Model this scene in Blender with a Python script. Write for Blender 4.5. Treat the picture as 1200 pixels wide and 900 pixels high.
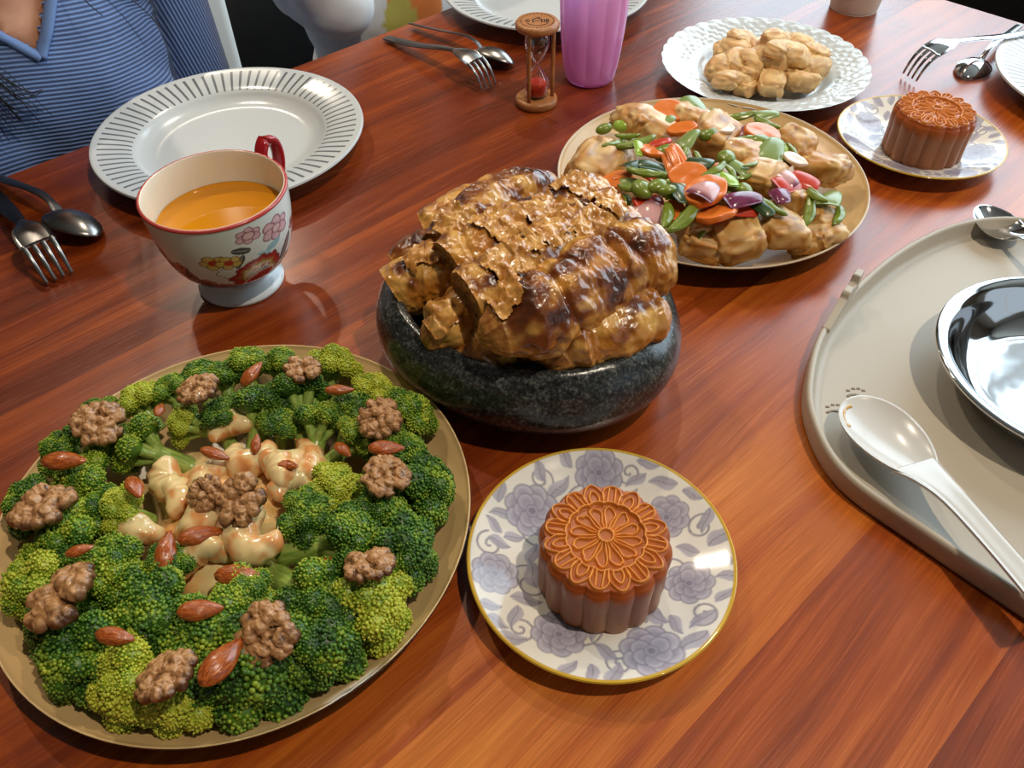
import bpy, bmesh, math, random
import numpy as np
from mathutils import Matrix, Vector
PI = math.pi
random.seed(7)
for o in list(bpy.data.objects): bpy.data.objects.remove(o)
SC = bpy.context.scene
COL = SC.collection

# ------------------------------------------------------------------ camera
FPX, PITCH, ROLL, CAMH = 955.8, math.radians(46.754), math.radians(.8226), .43
_c, _s = math.cos(ROLL), math.sin(ROLL)
_cp, _sp = math.cos(PITCH), math.sin(PITCH)
CM = np.array([[1, 0, 0], [0, -_sp, _cp], [0, -_cp, -_sp]]) @ np.array([[_c, -_s, 0], [_s, _c, 0], [0, 0, 1]])
cam = bpy.data.objects.new('camera', bpy.data.cameras.new('camera'))
COL.objects.link(cam)
cam.data.sensor_width = 36
cam.data.lens = FPX / 1200 * 36
cam.data.clip_start = .02
R, D, Fw = CM[:, 0], CM[:, 1], CM[:, 2]
cam.matrix_world = Matrix(((R[0], -D[0], -Fw[0], 0), (R[1], -D[1], -Fw[1], 0), (R[2], -D[2], -Fw[2], CAMH), (0, 0, 0, 1)))
SC.camera = cam
def at(px, py, z=0.0):
    """world point at height z seen at photo pixel (px, py)"""
    d = CM @ np.array([(px - 600) / FPX, (py - 450) / FPX, 1.0])
    t = (z - CAMH) / d[2]
    return np.array([d[0] * t, d[1] * t, z])
def yaw_px(px, py, ang, z=.03):
    """world yaw of a direction drawn at image angle ang (deg, ccw) at that pixel"""
    a = math.radians(ang)
    p, q = at(px, py, z), at(px + 5 * math.cos(a), py - 5 * math.sin(a), z)
    return math.atan2(q[1] - p[1], q[0] - p[0])

# table frame: u along the grain, v across it
TH = math.radians(42.5)
UX, VX = np.array([math.cos(TH), math.sin(TH), 0]), np.array([-math.sin(TH), math.cos(TH), 0])
def uv(u, v, z=0.0): return UX * u + VX * v + np.array([0, 0, z])

# ------------------------------------------------------------------ light and exposure
vs = SC.view_settings
vs.view_transform = 'Standard'; vs.look = 'None'; vs.exposure = .2; vs.gamma = 1.0
vs.use_curve_mapping = False
W = bpy.data.worlds.new('world'); SC.world = W; W.use_nodes = True
W.node_tree.nodes['Background'].inputs[0].default_value = (.75, .88, 1, 1)
W.node_tree.nodes['Background'].inputs[1].default_value = .6
WIN_U = 2.6
def area(name, loc, rot, sx, sy, power, col):
    l = bpy.data.lights.new(name, 'AREA'); l.shape = 'RECTANGLE'; l.size = sx; l.size_y = sy
    l.energy = power; l.color = col
    o = bpy.data.objects.new(name, l); COL.objects.link(o); o.location = loc; o.rotation_euler = rot
    return o
# daylight standing in the two window openings
area('window_daylight', uv(WIN_U + .16, .25, 1.02), (PI / 2, 0, TH + PI / 2), 3.3, 2.04, 84, (.70, .88, 1.0))
area('side_window_daylight', uv(.9, -2.56, .90), (PI / 2, 0, TH + PI), 2.0, 1.7, 34, (.82, .93, 1.0))
CEIL = 2.15
LAMPS = [(1.27, 3.42), (1.44, 1.49), (.44, 2.0), (.59, -.50)]  # last one is an added fill lamp, brightening the near side of the table
LAMP_W = [13, 13, 18, 24]


# ------------------------------------------------------------------ helpers
def lin(c):
    c = np.asarray(c, float) / 255.0
    return np.where(c <= .04045, c / 12.92, ((c + .055) / 1.055) ** 2.4)
def S(r, g, b): return tuple(lin((r, g, b))) + (1.0,)
_rng = np.random.RandomState(3)
_perm = _rng.permutation(256); _perm = np.concatenate([_perm, _perm, _perm])
_grad = _rng.normal(size=(256, 3)); _grad /= np.linalg.norm(_grad, axis=1)[:, None]
def perlin(p, seed=0):
    p = np.asarray(p, float) + seed * 17.31
    i = np.floor(p).astype(int); f = p - i; i &= 255
    w = f * f * f * (f * (f * 6 - 15) + 10)
    out = 0
    for dx in (0, 1):
        for dy in (0, 1):
            for dz in (0, 1):
                h = _perm[_perm[_perm[(i[..., 0] + dx) & 255] + ((i[..., 1] + dy) & 255)] + ((i[..., 2] + dz) & 255)]
                g = _grad[h]
                d = g[..., 0] * (f[..., 0] - dx) + g[..., 1] * (f[..., 1] - dy) + g[..., 2] * (f[..., 2] - dz)
                wt = (w[..., 0] if dx else 1 - w[..., 0]) * (w[..., 1] if dy else 1 - w[..., 1]) * (w[..., 2] if dz else 1 - w[..., 2])
                out = out + d * wt
    return out * 1.5
def fbm(p, seed=0, o=3):
    r, a, s = 0, 1, 1
    for k in range(o):
        r = r + a * perlin(np.asarray(p) * s, seed + k * 3.7); a *= .5; s *= 2.03
    return r
def ridge(p, seed=0, o=2):
    r, a, s = 0, 1, 1
    for k in range(o):
        r = r + a * (1 - 2 * np.abs(perlin(np.asarray(p) * s, seed + k * 5.1))); a *= .5; s *= 2.1
    return r
def smooth(a, b, x):
    t = np.clip((x - a) / (b - a), 0, 1); return t * t * (3 - 2 * t)

def mesh(name, V, F, smooth_=True, colors=None, attrs=None):
    m = bpy.data.meshes.new(name)
    V = np.asarray(V, float)
    if isinstance(F, np.ndarray) and F.ndim == 2:
        n, k = F.shape
        m.vertices.add(len(V)); m.vertices.foreach_set('co', V.ravel())
        m.loops.add(n * k); m.loops.foreach_set('vertex_index', F.astype(np.int32).ravel())
        m.polygons.add(n)
        m.polygons.foreach_set('loop_start', np.arange(0, n * k, k, dtype=np.int32))
        m.polygons.foreach_set('loop_total', np.full(n, k, dtype=np.int32))
        m.update(calc_edges=True); m.validate()
    else:
        m.from_pydata([tuple(v) for v in V], [], [tuple(int(i) for i in f) for f in F]); m.update()
    m.polygons.foreach_set('use_smooth', np.full(len(m.polygons), smooth_, dtype=bool))
    if colors is not None:
        ca = m.color_attributes.new('Col', 'FLOAT_COLOR', 'POINT')
        c = np.ones((len(V), 4)); c[:, :3] = colors
        ca.data.foreach_set('color', c.ravel())
    for k, val in (attrs or {}).items():
        a = m.attributes.new(k, 'FLOAT', 'POINT'); a.data.foreach_set('value', np.asarray(val, float))
    return m
def obj(name, m, mat, parent=None, loc=(0, 0, 0), rot=(0, 0, 0), scale=(1, 1, 1)):
    o = bpy.data.objects.new(name, m); COL.objects.link(o)
    if mat is not None and len(m.materials) == 0: m.materials.append(mat)
    o.location = loc; o.rotation_euler = rot; o.scale = scale
    if parent is not None: o.parent = parent
    return o
def tag(o, label, cat, group=None):
    o['label'] = label; o['category'] = cat
    if group: o['group'] = group
    return o
def thing(name, label, cat, loc=(0, 0, 0), rot=(0, 0, 0), group=None, scale=(1, 1, 1)):
    o = bpy.data.objects.new(name, None); COL.objects.link(o)
    o.empty_display_size = .02
    o.location = loc; o.rotation_euler = rot; o.scale = scale
    return tag(o, label, cat, group)
def dup(root, loc, rot=None, scale=None, label=None, group=None):
    r = root.copy(); COL.objects.link(r); r.location = loc
    if rot is not None: r.rotation_euler = rot
    if scale is not None: r.scale = scale
    if label: r['label'] = label
    if group: r['group'] = group
    for ch in list(root.children):
        c = ch.copy(); COL.objects.link(c); c.parent = r
        for g in list(ch.children):
            d = g.copy(); COL.objects.link(d); d.parent = c
    return r
def struct(o): o['kind'] = 'structure'; return o

_ico = {}
def ico(s):
    if s not in _ico:
        bm = bmesh.new(); bmesh.ops.create_icosphere(bm, subdivisions=s, radius=1)
        _ico[s] = (np.array([v.co[:] for v in bm.verts]), np.array([[v.index for v in f.verts] for f in bm.faces])); bm.free()
    v, f = _ico[s]; return v.copy(), f.copy()
def grid_faces(n, m, wrap=True):
    i, j = np.meshgrid(np.arange(n - 1), np.arange(m if wrap else m - 1), indexing='ij')
    a = i * m + j; b = i * m + (j + 1) % m
    return np.stack([a, b, b + m, a + m], -1).reshape(-1, 4)
def lathe_v(prof, segs):
    prof = np.asarray(prof, float); t = np.arange(segs) * 2 * PI / segs
    V = np.stack([prof[:, 0][:, None] * np.cos(t), prof[:, 0][:, None] * np.sin(t), np.repeat(prof[:, 1][:, None], segs, 1)], -1).reshape(-1, 3)
    return V, grid_faces(len(prof), segs)
def spl(pts, n, closed=False):
    """Catmull-Rom through pts"""
    P = np.asarray(pts, float); N = len(P); out = []
    segs = N if closed else N - 1
    t = np.linspace(0, segs, n, endpoint=not closed)
    for x in t:
        k = min(int(x), segs - 1); f = x - k
        if closed: a, b, c, d = P[(k - 1) % N], P[k % N], P[(k + 1) % N], P[(k + 2) % N]
        else: a, b, c, d = P[max(k - 1, 0)], P[k], P[k + 1], P[min(k + 2, N - 1)]
        out.append(.5 * ((2 * b) + (c - a) * f + (2 * a - 5 * b + 4 * c - d) * f * f + (3 * b - a - 3 * c + d) * f ** 3))
    return np.array(out)
def lathe(name, prof, segs, mat, parent=None, n=None, **kw):
    p = spl(prof, n) if n else np.asarray(prof, float)
    V, F = lathe_v(p, segs); return obj(name, mesh(name, V, F), mat, parent, **kw)
def frames(P):
    P = np.asarray(P, float)
    T = np.gradient(P, axis=0); T /= np.linalg.norm(T, axis=1)[:, None] + 1e-12
    up = np.array([0, 0, 1.0])
    if abs(T[:, 2]).max() > .95: up = np.array([1.0, .13, .07])
    A = np.cross(T, up); A /= np.linalg.norm(A, axis=1)[:, None] + 1e-12
    B = np.cross(A, T); return T, A, B
def tube_v(P, r, seg=10, flat=1.0, cap=True):
    """r: scalar or array; flat: ratio of the vertical to the sideways radius"""
    P = np.asarray(P, float); n = len(P); r = np.broadcast_to(np.asarray(r, float), (n,))
    T, A, B = frames(P); t = np.arange(seg) * 2 * PI / seg
    V = P[:, None] + r[:, None, None] * (np.cos(t)[None, :, None] * A[:, None] + flat * np.sin(t)[None, :, None] * B[:, None])
    V = V.reshape(-1, 3); F = [tuple(f) for f in grid_faces(n, seg)]
    if cap: F += [tuple(range(seg - 1, -1, -1)), tuple(range((n - 1) * seg, n * seg))]
    return V, F
def join(parts):
    V, F, k = [], [], 0
    for v, f in parts:
        V.append(v); F += [tuple(int(i) + k for i in q) for q in f]; k += len(v)
    return np.concatenate(V), F
def box_v(x0, x1, y0, y1, z0, z1):
    V = np.array([(x, y, z) for x in (x0, x1) for y in (y0, y1) for z in (z0, z1)], float)
    return V, [(0, 1, 3, 2), (4, 6, 7, 5), (0, 4, 5, 1), (2, 3, 7, 6), (0, 2, 6, 4), (1, 5, 7, 3)]
def bevel_box(name, x0, x1, y0, y1, z0, z1, b, mat, parent=None, seg=2, **kw):
    V, F = box_v(x0, x1, y0, y1, z0, z1)
    bm = bmesh.new(); vs_ = [bm.verts.new(v) for v in V]
    for f in F: bm.faces.new([vs_[i] for i in f])
    bmesh.ops.recalc_face_normals(bm, faces=bm.faces)
    bmesh.ops.bevel(bm, geom=bm.edges[:], offset=b, segments=seg, affect='EDGES', profile=.5)
    m = bpy.data.meshes.new(name); bm.to_mesh(m); bm.free()
    m.polygons.foreach_set('use_smooth', np.full(len(m.polygons), seg > 2, dtype=bool))
    return obj(name, m, mat, parent, **kw)

# ------------------------------------------------------------------ materials
class NT:
    def __init__(s, name):
        s.m = bpy.data.materials.new(name); s.m.use_nodes = True
        s.t = s.m.node_tree; s.b = s.t.nodes['Principled BSDF']; s.out = s.t.nodes['Material Output']
    def n(s, kind, **kw):
        x = s.t.nodes.new('ShaderNode' + kind)
        for k, v in kw.items():
            if k.startswith('i_'):
                key = k[2:]; key = int(key) if key.isdigit() else key.replace('_', ' ')
                s.put(x.inputs[key], v)
            else: setattr(x, k, v)
        return x
    def put(s, sock, v):
        if isinstance(v, bpy.types.NodeSocket): s.t.links.new(v, sock)
        else: sock.default_value = v
    def set(s, **kw):
        for k, v in kw.items(): s.put(s.b.inputs[k.replace('_', ' ')], v)
        return s
    def math(s, op, a, b=0.0, c=None):
        x = s.n('Math', operation=op); s.put(x.inputs[0], a); s.put(x.inputs[1], b)
        if c is not None: s.put(x.inputs[2], c)
        return x.outputs[0]
    def vmath(s, op, a, b):
        x = s.n('VectorMath', operation=op); s.put(x.inputs[0], a); s.put(x.inputs[1], b); return x.outputs[0]
    def mix(s, f, a, b, mode='MIX'):
        x = s.n('Mix', data_type='RGBA', blend_type=mode); s.put(x.inputs[0], f); s.put(x.inputs[6], a); s.put(x.inputs[7], b); return x.outputs[2]
    def ramp(s, f, stops):
        x = s.n('ValToRGB'); e = x.color_ramp.elements
        while len(e) < len(stops): e.new(.5)
        for k, (p, c) in enumerate(stops): e[k].position = p; e[k].color = c
        s.put(x.inputs[0], f); return x.outputs[0]
    def coord(s, rnd=True, kind='Object'):
        c = s.n('TexCoord').outputs[kind]
        if not rnd: return c
        r = s.n('ObjectInfo').outputs['Random']
        return s.vmath('ADD', c, s.vmath('SCALE', (1, 1.7, 2.3), (0, 0, 0)) if False else s.scaled((3.1, 5.3, 7.7), r))
    def scaled(s, vec, f):
        x = s.n('VectorMath', operation='SCALE'); x.inputs[0].default_value = vec; s.put(x.inputs['Scale'], f); return x.outputs[0]
    def noise(s, co, scale, detail=3, rough=.55, dist=0.0):
        x = s.n('TexNoise', i_Scale=scale, i_Detail=detail, i_Roughness=rough, i_Distortion=dist); s.put(x.inputs['Vector'], co)
        return x.outputs['Fac']
    def map(s, co, scale=(1, 1, 1), loc=(0, 0, 0)):
        x = s.n('Mapping'); s.put(x.inputs['Vector'], co); x.inputs['Scale'].default_value = scale; x.inputs['Location'].default_value = loc; return x.outputs[0]
    def bump(s, h, strength=.3, dist=.001):
        x = s.n('Bump', i_Strength=strength, i_Distance=dist); s.put(x.inputs['Height'], h)
        s.put(s.b.inputs['Normal'], x.outputs[0]); return s
    def attr(s, name, kind='GEOMETRY', out='Fac'):
        x = s.n('Attribute', attribute_name=name, attribute_type=kind); return x.outputs[out]

def plain(name, c, rough=.5, **kw):
    return NT(name).set(Base_Color=S(*c), Roughness=rough, **kw).m
def noisy(name, stops, scale, rough=.45, detail=3, bump=0, bscale=None, bdist=.001, rnd=True, **kw):
    t = NT(name); co = t.coord(rnd); f = t.noise(co, scale, detail)
    t.set(Base_Color=t.ramp(f, [(p, S(*c)) for p, c in stops]), Roughness=rough, **kw)
    if bump: t.bump(t.noise(co, bscale or scale * 3, 3), bump, bdist)
    return t.m
def vcol(name, rough=.4, bump=0, bscale=300, bdist=.0005, noise=0, nscale=120, **kw):
    t = NT(name); c = t.n('VertexColor', layer_name='Col').outputs[0]; co = t.coord(True)
    if noise:
        f = t.noise(co, nscale, 4); c = t.mix(noise, c, t.ramp(f, [(.3, (.35, .35, .35, 1)), (.7, (1, 1, 1, 1))]), 'MULTIPLY')
    t.set(Base_Color=c, Roughness=rough, **kw)
    if bump: t.bump(t.noise(co, bscale, 3), bump, bdist)
    return t.m

def wood_mat():
    t = NT('red_hardwood')
    tone = t.attr('tone', 'OBJECT'); seed = t.attr('seed', 'OBJECT')
    co = t.vmath('ADD', t.n('TexCoord').outputs['Object'], t.scaled((1.3, 7.1, 3.3), seed))
    warp = t.n('TexNoise', i_Scale=3.0, i_Detail=2.0); t.put(warp.inputs['Vector'], t.map(co, (1, 2.5, 1)))
    wv = t.n('VectorMath', operation='MULTIPLY_ADD'); t.put(wv.inputs[0], warp.outputs['Color']); wv.inputs[1].default_value = (0, .035, 0); t.put(wv.inputs[2], co)
    cw = wv.outputs[0]
    broad = t.noise(t.map(cw, (.9, 11, 5)), 1.6, 4, .6)
    band = t.noise(t.map(cw, (1.2, 40, 9)), 2.2, 4, .62)
    fib = t.noise(t.map(cw, (7, 330, 40)), 3.0, 3, .6)
    patch = t.noise(t.map(co, (3, 7, 1)), 1.7, 2)
    f = t.math('ADD', t.math('MULTIPLY', broad, .60), t.math('MULTIPLY', band, .40))
    f = t.math('ADD', f, t.math('MULTIPLY', t.math('SUBTRACT', patch, .5), .26))
    f = t.math('ADD', f, t.math('MULTIPLY', t.math('SUBTRACT', tone, .5), .46))
    col = t.ramp(f, [(.16, S(72, 20, 3)), (.40, S(124, 48, 11)), (.52, S(160, 72, 18)), (.64, S(186, 96, 28)), (.84, S(212, 128, 50))])
    col = t.mix(.34, col, t.ramp(fib, [(.36, (.32, .27, .24, 1)), (.62, (1, 1, 1, 1))]), 'MULTIPLY')
    t.set(Base_Color=col, Roughness=t.math('MULTIPLY_ADD', fib, .16, .17))
    t.b.inputs['Specular IOR Level'].default_value = .75
    t.bump(fib, .10, .0005)
    return t.m

def metal(name, c=(200, 200, 200), rough=.12):
    return NT(name).set(Base_Color=S(*c), Metallic=1.0, Roughness=rough).m
M = {}
M['wood'] = wood_mat()
M['steel'] = metal('polished_steel', (205, 206, 208), .09)
M['steel_dull'] = metal('satin_steel', (150, 146, 142), .27)
M['steel_dark'] = metal('dark_satin_handle_steel', (84, 80, 78), .34)
M['white_ceramic'] = plain('white_ceramic', (198, 203, 205), .14)
M['cream_ceramic'] = plain('cream_ceramic', (232, 224, 204), .14)
M['red_glaze'] = plain('red_glaze', (158, 26, 32), .15)
M['black_fabric'] = noisy('black_leather', [(.3, (14, 12, 12)), (.7, (24, 21, 20))], 40, .45, bump=.2, bscale=300)
M['dark_wood'] = noisy('dark_brown_wood', [(.3, (30, 22, 18)), (.7, (46, 34, 27))], 8, .5)
M['wall'] = plain('painted_wall', (112, 104, 94), .85)
M['ceil'] = plain('painted_ceiling', (150, 144, 134), .9)
M['frame'] = plain('white_window_frame', (228, 230, 230), .4)

# ------------------------------------------------------------------ the room
def room():
    u0, u1, v0, v1, z0, z1 = -2.3, WIN_U, -2.4, 4.0, -.75, CEIL
    root = []
    def slab(name, a, mat, hole=None, axis=None):
        parts = []
        x0, x1, y0, y1, q0, q1 = a
        if hole is None: parts.append(box_v(*a))
        else:
            h0, h1, hz0, hz1 = hole
            if axis == 'v':
                parts += [box_v(x0, x1, y0, h0, q0, q1), box_v(x0, x1, h1, y1, q0, q1), box_v(x0, x1, h0, h1, q0, hz0), box_v(x0, x1, h0, h1, hz1, q1)]
            else:
                parts += [box_v(x0, h0, y0, y1, q0, q1), box_v(h1, x1, y0, y1, q0, q1), box_v(h0, h1, y0, y1, q0, hz0), box_v(h0, h1, y0, y1, hz1, q1)]
        V, F = join(parts)
        return struct(obj(name, mesh(name, V, F, False), mat, rot=(0, 0, TH)))
    t = NT('dark_floor_boards'); co = t.n('TexCoord').outputs['Object']
    f = t.noise(t.map(co, (1, 12, 1)), 3, 4)
    t.set(Base_Color=t.ramp(f, [(.3, S(38, 27, 20)), (.7, S(62, 45, 33))]), Roughness=.5)
    slab('floor', (u0, u1, v0, v1, z0 - .05, z0), t.m)
    slab('ceiling', (u0, u1, v0, v1, z1, z1 + .05), M['ceil'])
    slab('wall_back', (u1, u1 + .12, v0, v1, z0, z1), M['wall'], (-1.4, 1.9, .0, 2.04), 'v')
    slab('wall_right', (u0, u1, v0 - .12, v0, z0, z1), M['wall'], (-.1, 1.9, .05, 1.75), 'u')
    slab('wall_left', (u0, u1, v1, v1 + .12, z0, z1), M['wall'])
    slab('wall_front', (u0 - .12, u0, v0, v1, z0, z1), M['wall'])
    # window frames with mullions
    parts = [box_v(u1 + .02, u1 + .08, -1.4 + k * 1.65 - .03, -1.4 + k * 1.65 + .03, 0, 2.04) for k in range(3)]
    parts += [box_v(u1 + .02, u1 + .08, -1.4, 1.9, z, z + .05) for z in (0, .42, 1.99)]
    V, F = join(parts); struct(obj('window_1', mesh('window_1', V, F, False), M['frame'], rot=(0, 0, TH)))
    parts = [box_v(-.1 + k * 1. - .03, -.1 + k * 1. + .03, v0 - .08, v0 - .02, .05, 1.75) for k in range(3)]
    parts += [box_v(-.1, 1.9, v0 - .08, v0 - .02, z, z + .05) for z in (.05, 1.7)]
    V, F = join(parts); struct(obj('window_2', mesh('window_2', V, F, False), M['frame'], rot=(0, 0, TH)))
room()

def downlight(u, v, w):
    p = uv(u, v, CEIL)
    t = thing('downlight', 'small round recessed ceiling downlight with warm bulb', 'ceiling light', p, group='ceiling downlights')
    lathe('trim_ring', [(.035, 0), (.05, 0), (.052, -.006), (.036, -.012), (.034, -.002)], 24, M['frame'], t)
    e = NT('warm_bulb'); e.set(Base_Color=(0, 0, 0, 1), Emission_Color=(1, .72, .42, 1), Emission_Strength=6.0)
    lathe('bulb', [(.0, -.004), (.03, -.004), (.034, -.001)], 24, e.m, t)
    l = bpy.data.lights.new('downlight_beam', 'AREA'); l.shape = 'DISK'; l.size = .06; l.energy = w; l.color = (1, .86, .68)
    o = bpy.data.objects.new('downlight_beam', l); COL.objects.link(o); o.location = p - np.array([0, 0, .016])
for (a, b), w in zip(LAMPS, LAMP_W): downlight(a, b, w)

# ------------------------------------------------------------------ the table
TV1, TV0, TU0, TU1 = .834, -.22, -.55, 1.137
def table():
    t = thing('dining_table', 'large red-brown hardwood dining table of joined planks carrying all the dishes', 'table', (0, 0, -.75), (0, 0, TH))
    edges = [.150 + .0935 * k for k in range(-3, 8)]
    edges = [TV0] + [e for e in edges if TV0 + .03 < e < TV1 - .03] + [TV1]
    tones = [.40, .40, .56, .84, .56, .48, .50, .42, .16, .24, .28]
    for k in range(len(edges) - 1):
        a, b = edges[k], edges[k + 1]
        V, F = box_v(TU0, TU1, -(b - a) / 2, (b - a) / 2, -.034, 0); o = obj('plank', mesh('plank', V, F, False), M['wood'], t)
        o.location = (0, (a + b) / 2, .75); o['tone'] = tones[k % len(tones)]; o['seed'] = 1.37 * k + .4
    for v in (TV0 + .10, TV1 - .10):
        o = bevel_box('apron', TU0 + .1, TU1 - .1, v - .012, v + .012, .63, .714, .002, M['wood'], t); o['tone'] = .4; o['seed'] = 3.
    for u in (TU0 + .09, TU1 - .09):
        for v in (TV0 + .09, TV1 - .09):
            o = bevel_box('leg', u - .035, u + .035, v - .035, v + .035, 0, .714, .004, M['wood'], t); o['tone'] = .4; o['seed'] = 5.
table()

# ------------------------------------------------------------------ chairs
def chair(label, mat, legmat, u, v, rz, w=.46, group=None, back=.30, sh=.46):
    """seat centre at (u, v) in the table frame, its back on the +y side"""
    t = thing('dining_chair', label, 'chair', uv(u, v, -.75), (0, 0, TH + rz), group)
    bevel_box('seat', -w / 2, w / 2, -.22, .22, sh - .07, sh, .025, mat, t, 4)
    bevel_box('backrest', -w / 2, w / 2, .235, .285, sh + .01, .75 + back, .018, mat, t, 4)
    for x in (-1, 1):
        for y in (-1, 1):
            bevel_box('leg', x * (w / 2 - .03) - .018, x * (w / 2 - .03) + .018, y * .19 - .018, y * .19 + .018, 0, sh - .06, .004, legmat, t)
chair('white chair whose tall slim backrest shows behind the blue sweater', plain('white_chair_paint', (226, 232, 232), .4), M['frame'], .305, .965, 0, .47, back=.02, sh=.335)
chair('black leather chair beside the white chair, under the person in the pale shirt', M['black_fabric'], M['dark_wood'], .83, 1.14, 0, .50, back=.20, sh=.355)
chair('black leather chair at the table end beyond the shiny fork', M['black_fabric'], M['dark_wood'], TU1 + .28, .30, -PI / 2, .8, back=.15)

# ------------------------------------------------------------------ people
def caps(a, b, ra, rb):
    v, f = ico(3); a, b = np.array(a, float), np.array(b, float); d = b - a; L = np.linalg.norm(d); d /= L
    k = v @ d; return np.where(k[:, None] > 0, b + v * rb, a + v * ra), f
def ell(c, r):
    v, f = ico(3); return v * np.array(r) + np.array(c), f
def remeshed(parts, vox, it=6):
    V, F = join(parts); m = mesh('tmp', V, F); o = obj('tmp', m, None)
    r = o.modifiers.new('r', 'REMESH'); r.mode = 'VOXEL'; r.voxel_size = vox
    s = o.modifiers.new('s', 'SMOOTH'); s.iterations = it; s.factor = .5
    dg = bpy.context.evaluated_depsgraph_get(); e = o.evaluated_get(dg).to_mesh()
    n = len(e.vertices); P = np.zeros(n * 3); e.vertices.foreach_get('co', P)
    Nn = np.zeros(n * 3); e.vertices.foreach_get('normal', Nn)
    Q = [tuple(p.vertices) for p in e.polygons]
    o.evaluated_get(dg).to_mesh_clear(); bpy.data.objects.remove(o); bpy.data.meshes.remove(m)
    return P.reshape(-1, 3), Nn.reshape(-1, 3), Q
def submesh(P, Q, keep):
    fs = [q for q in Q if keep[list(q)].mean() >= .5]
    ids = sorted({i for q in fs for i in q}); mp = {i: k for k, i in enumerate(ids)}
    return np.array(ids), [tuple(mp[i] for i in q) for q in fs]

def hand_parts(c, d, s=1.0):
    """relaxed hand: palm at c, fingers along d (unit xy direction)"""
    d = np.array(d, float); side = np.array([-d[1], d[0], 0]); c = np.array(c, float); out = []
    out.append(ell(c, (.036 * s, .036 * s, .017 * s)))
    for k, (o, L) in enumerate(((-.027, .062), (-.009, .074), (.009, .07), (.026, .055))):
        a = c + side * o * s + d * .02 * s; b = a + d * L * .6 * s + np.array([0, 0, -.004]); e = b + d * L * .45 * s + np.array([0, 0, -.018 * s])
        out += [caps(a, b, .0088 * s, .0082 * s), caps(b, e, .0082 * s, .007 * s)]
    a = c - side * .025 * s - d * .01; b = a - side * .02 * s + d * .03 * s; out.append(caps(a, b, .011 * s, .008 * s))
    return out

def skin_mat():
    return noisy('skin', [(.35, (196, 138, 106)), (.65, (208, 152, 120))], 30, .5, Subsurface_Weight=.15, Subsurface_Scale=.01)
M['skin'] = skin_mat()
M['hair'] = plain('dark_hair', (22, 17, 18), .35)
def rib_mat(name, dark, light):
    t = NT(name); f = t.attr('rib')
    w = t.math('SINE', t.math('MULTIPLY', f, 2 * PI / .0042)); w = t.math('MULTIPLY_ADD', w, .5, .5)
    n = t.noise(t.n('TexCoord').outputs['Object'], 300, 3)
    t.set(Base_Color=t.mix(w, S(*dark), S(*light)), Roughness=.85, Sheen_Weight=.2)
    t.bump(t.math('ADD', w, t.math('MULTIPLY', n, .5)), .8, .0012); return t.m

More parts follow.
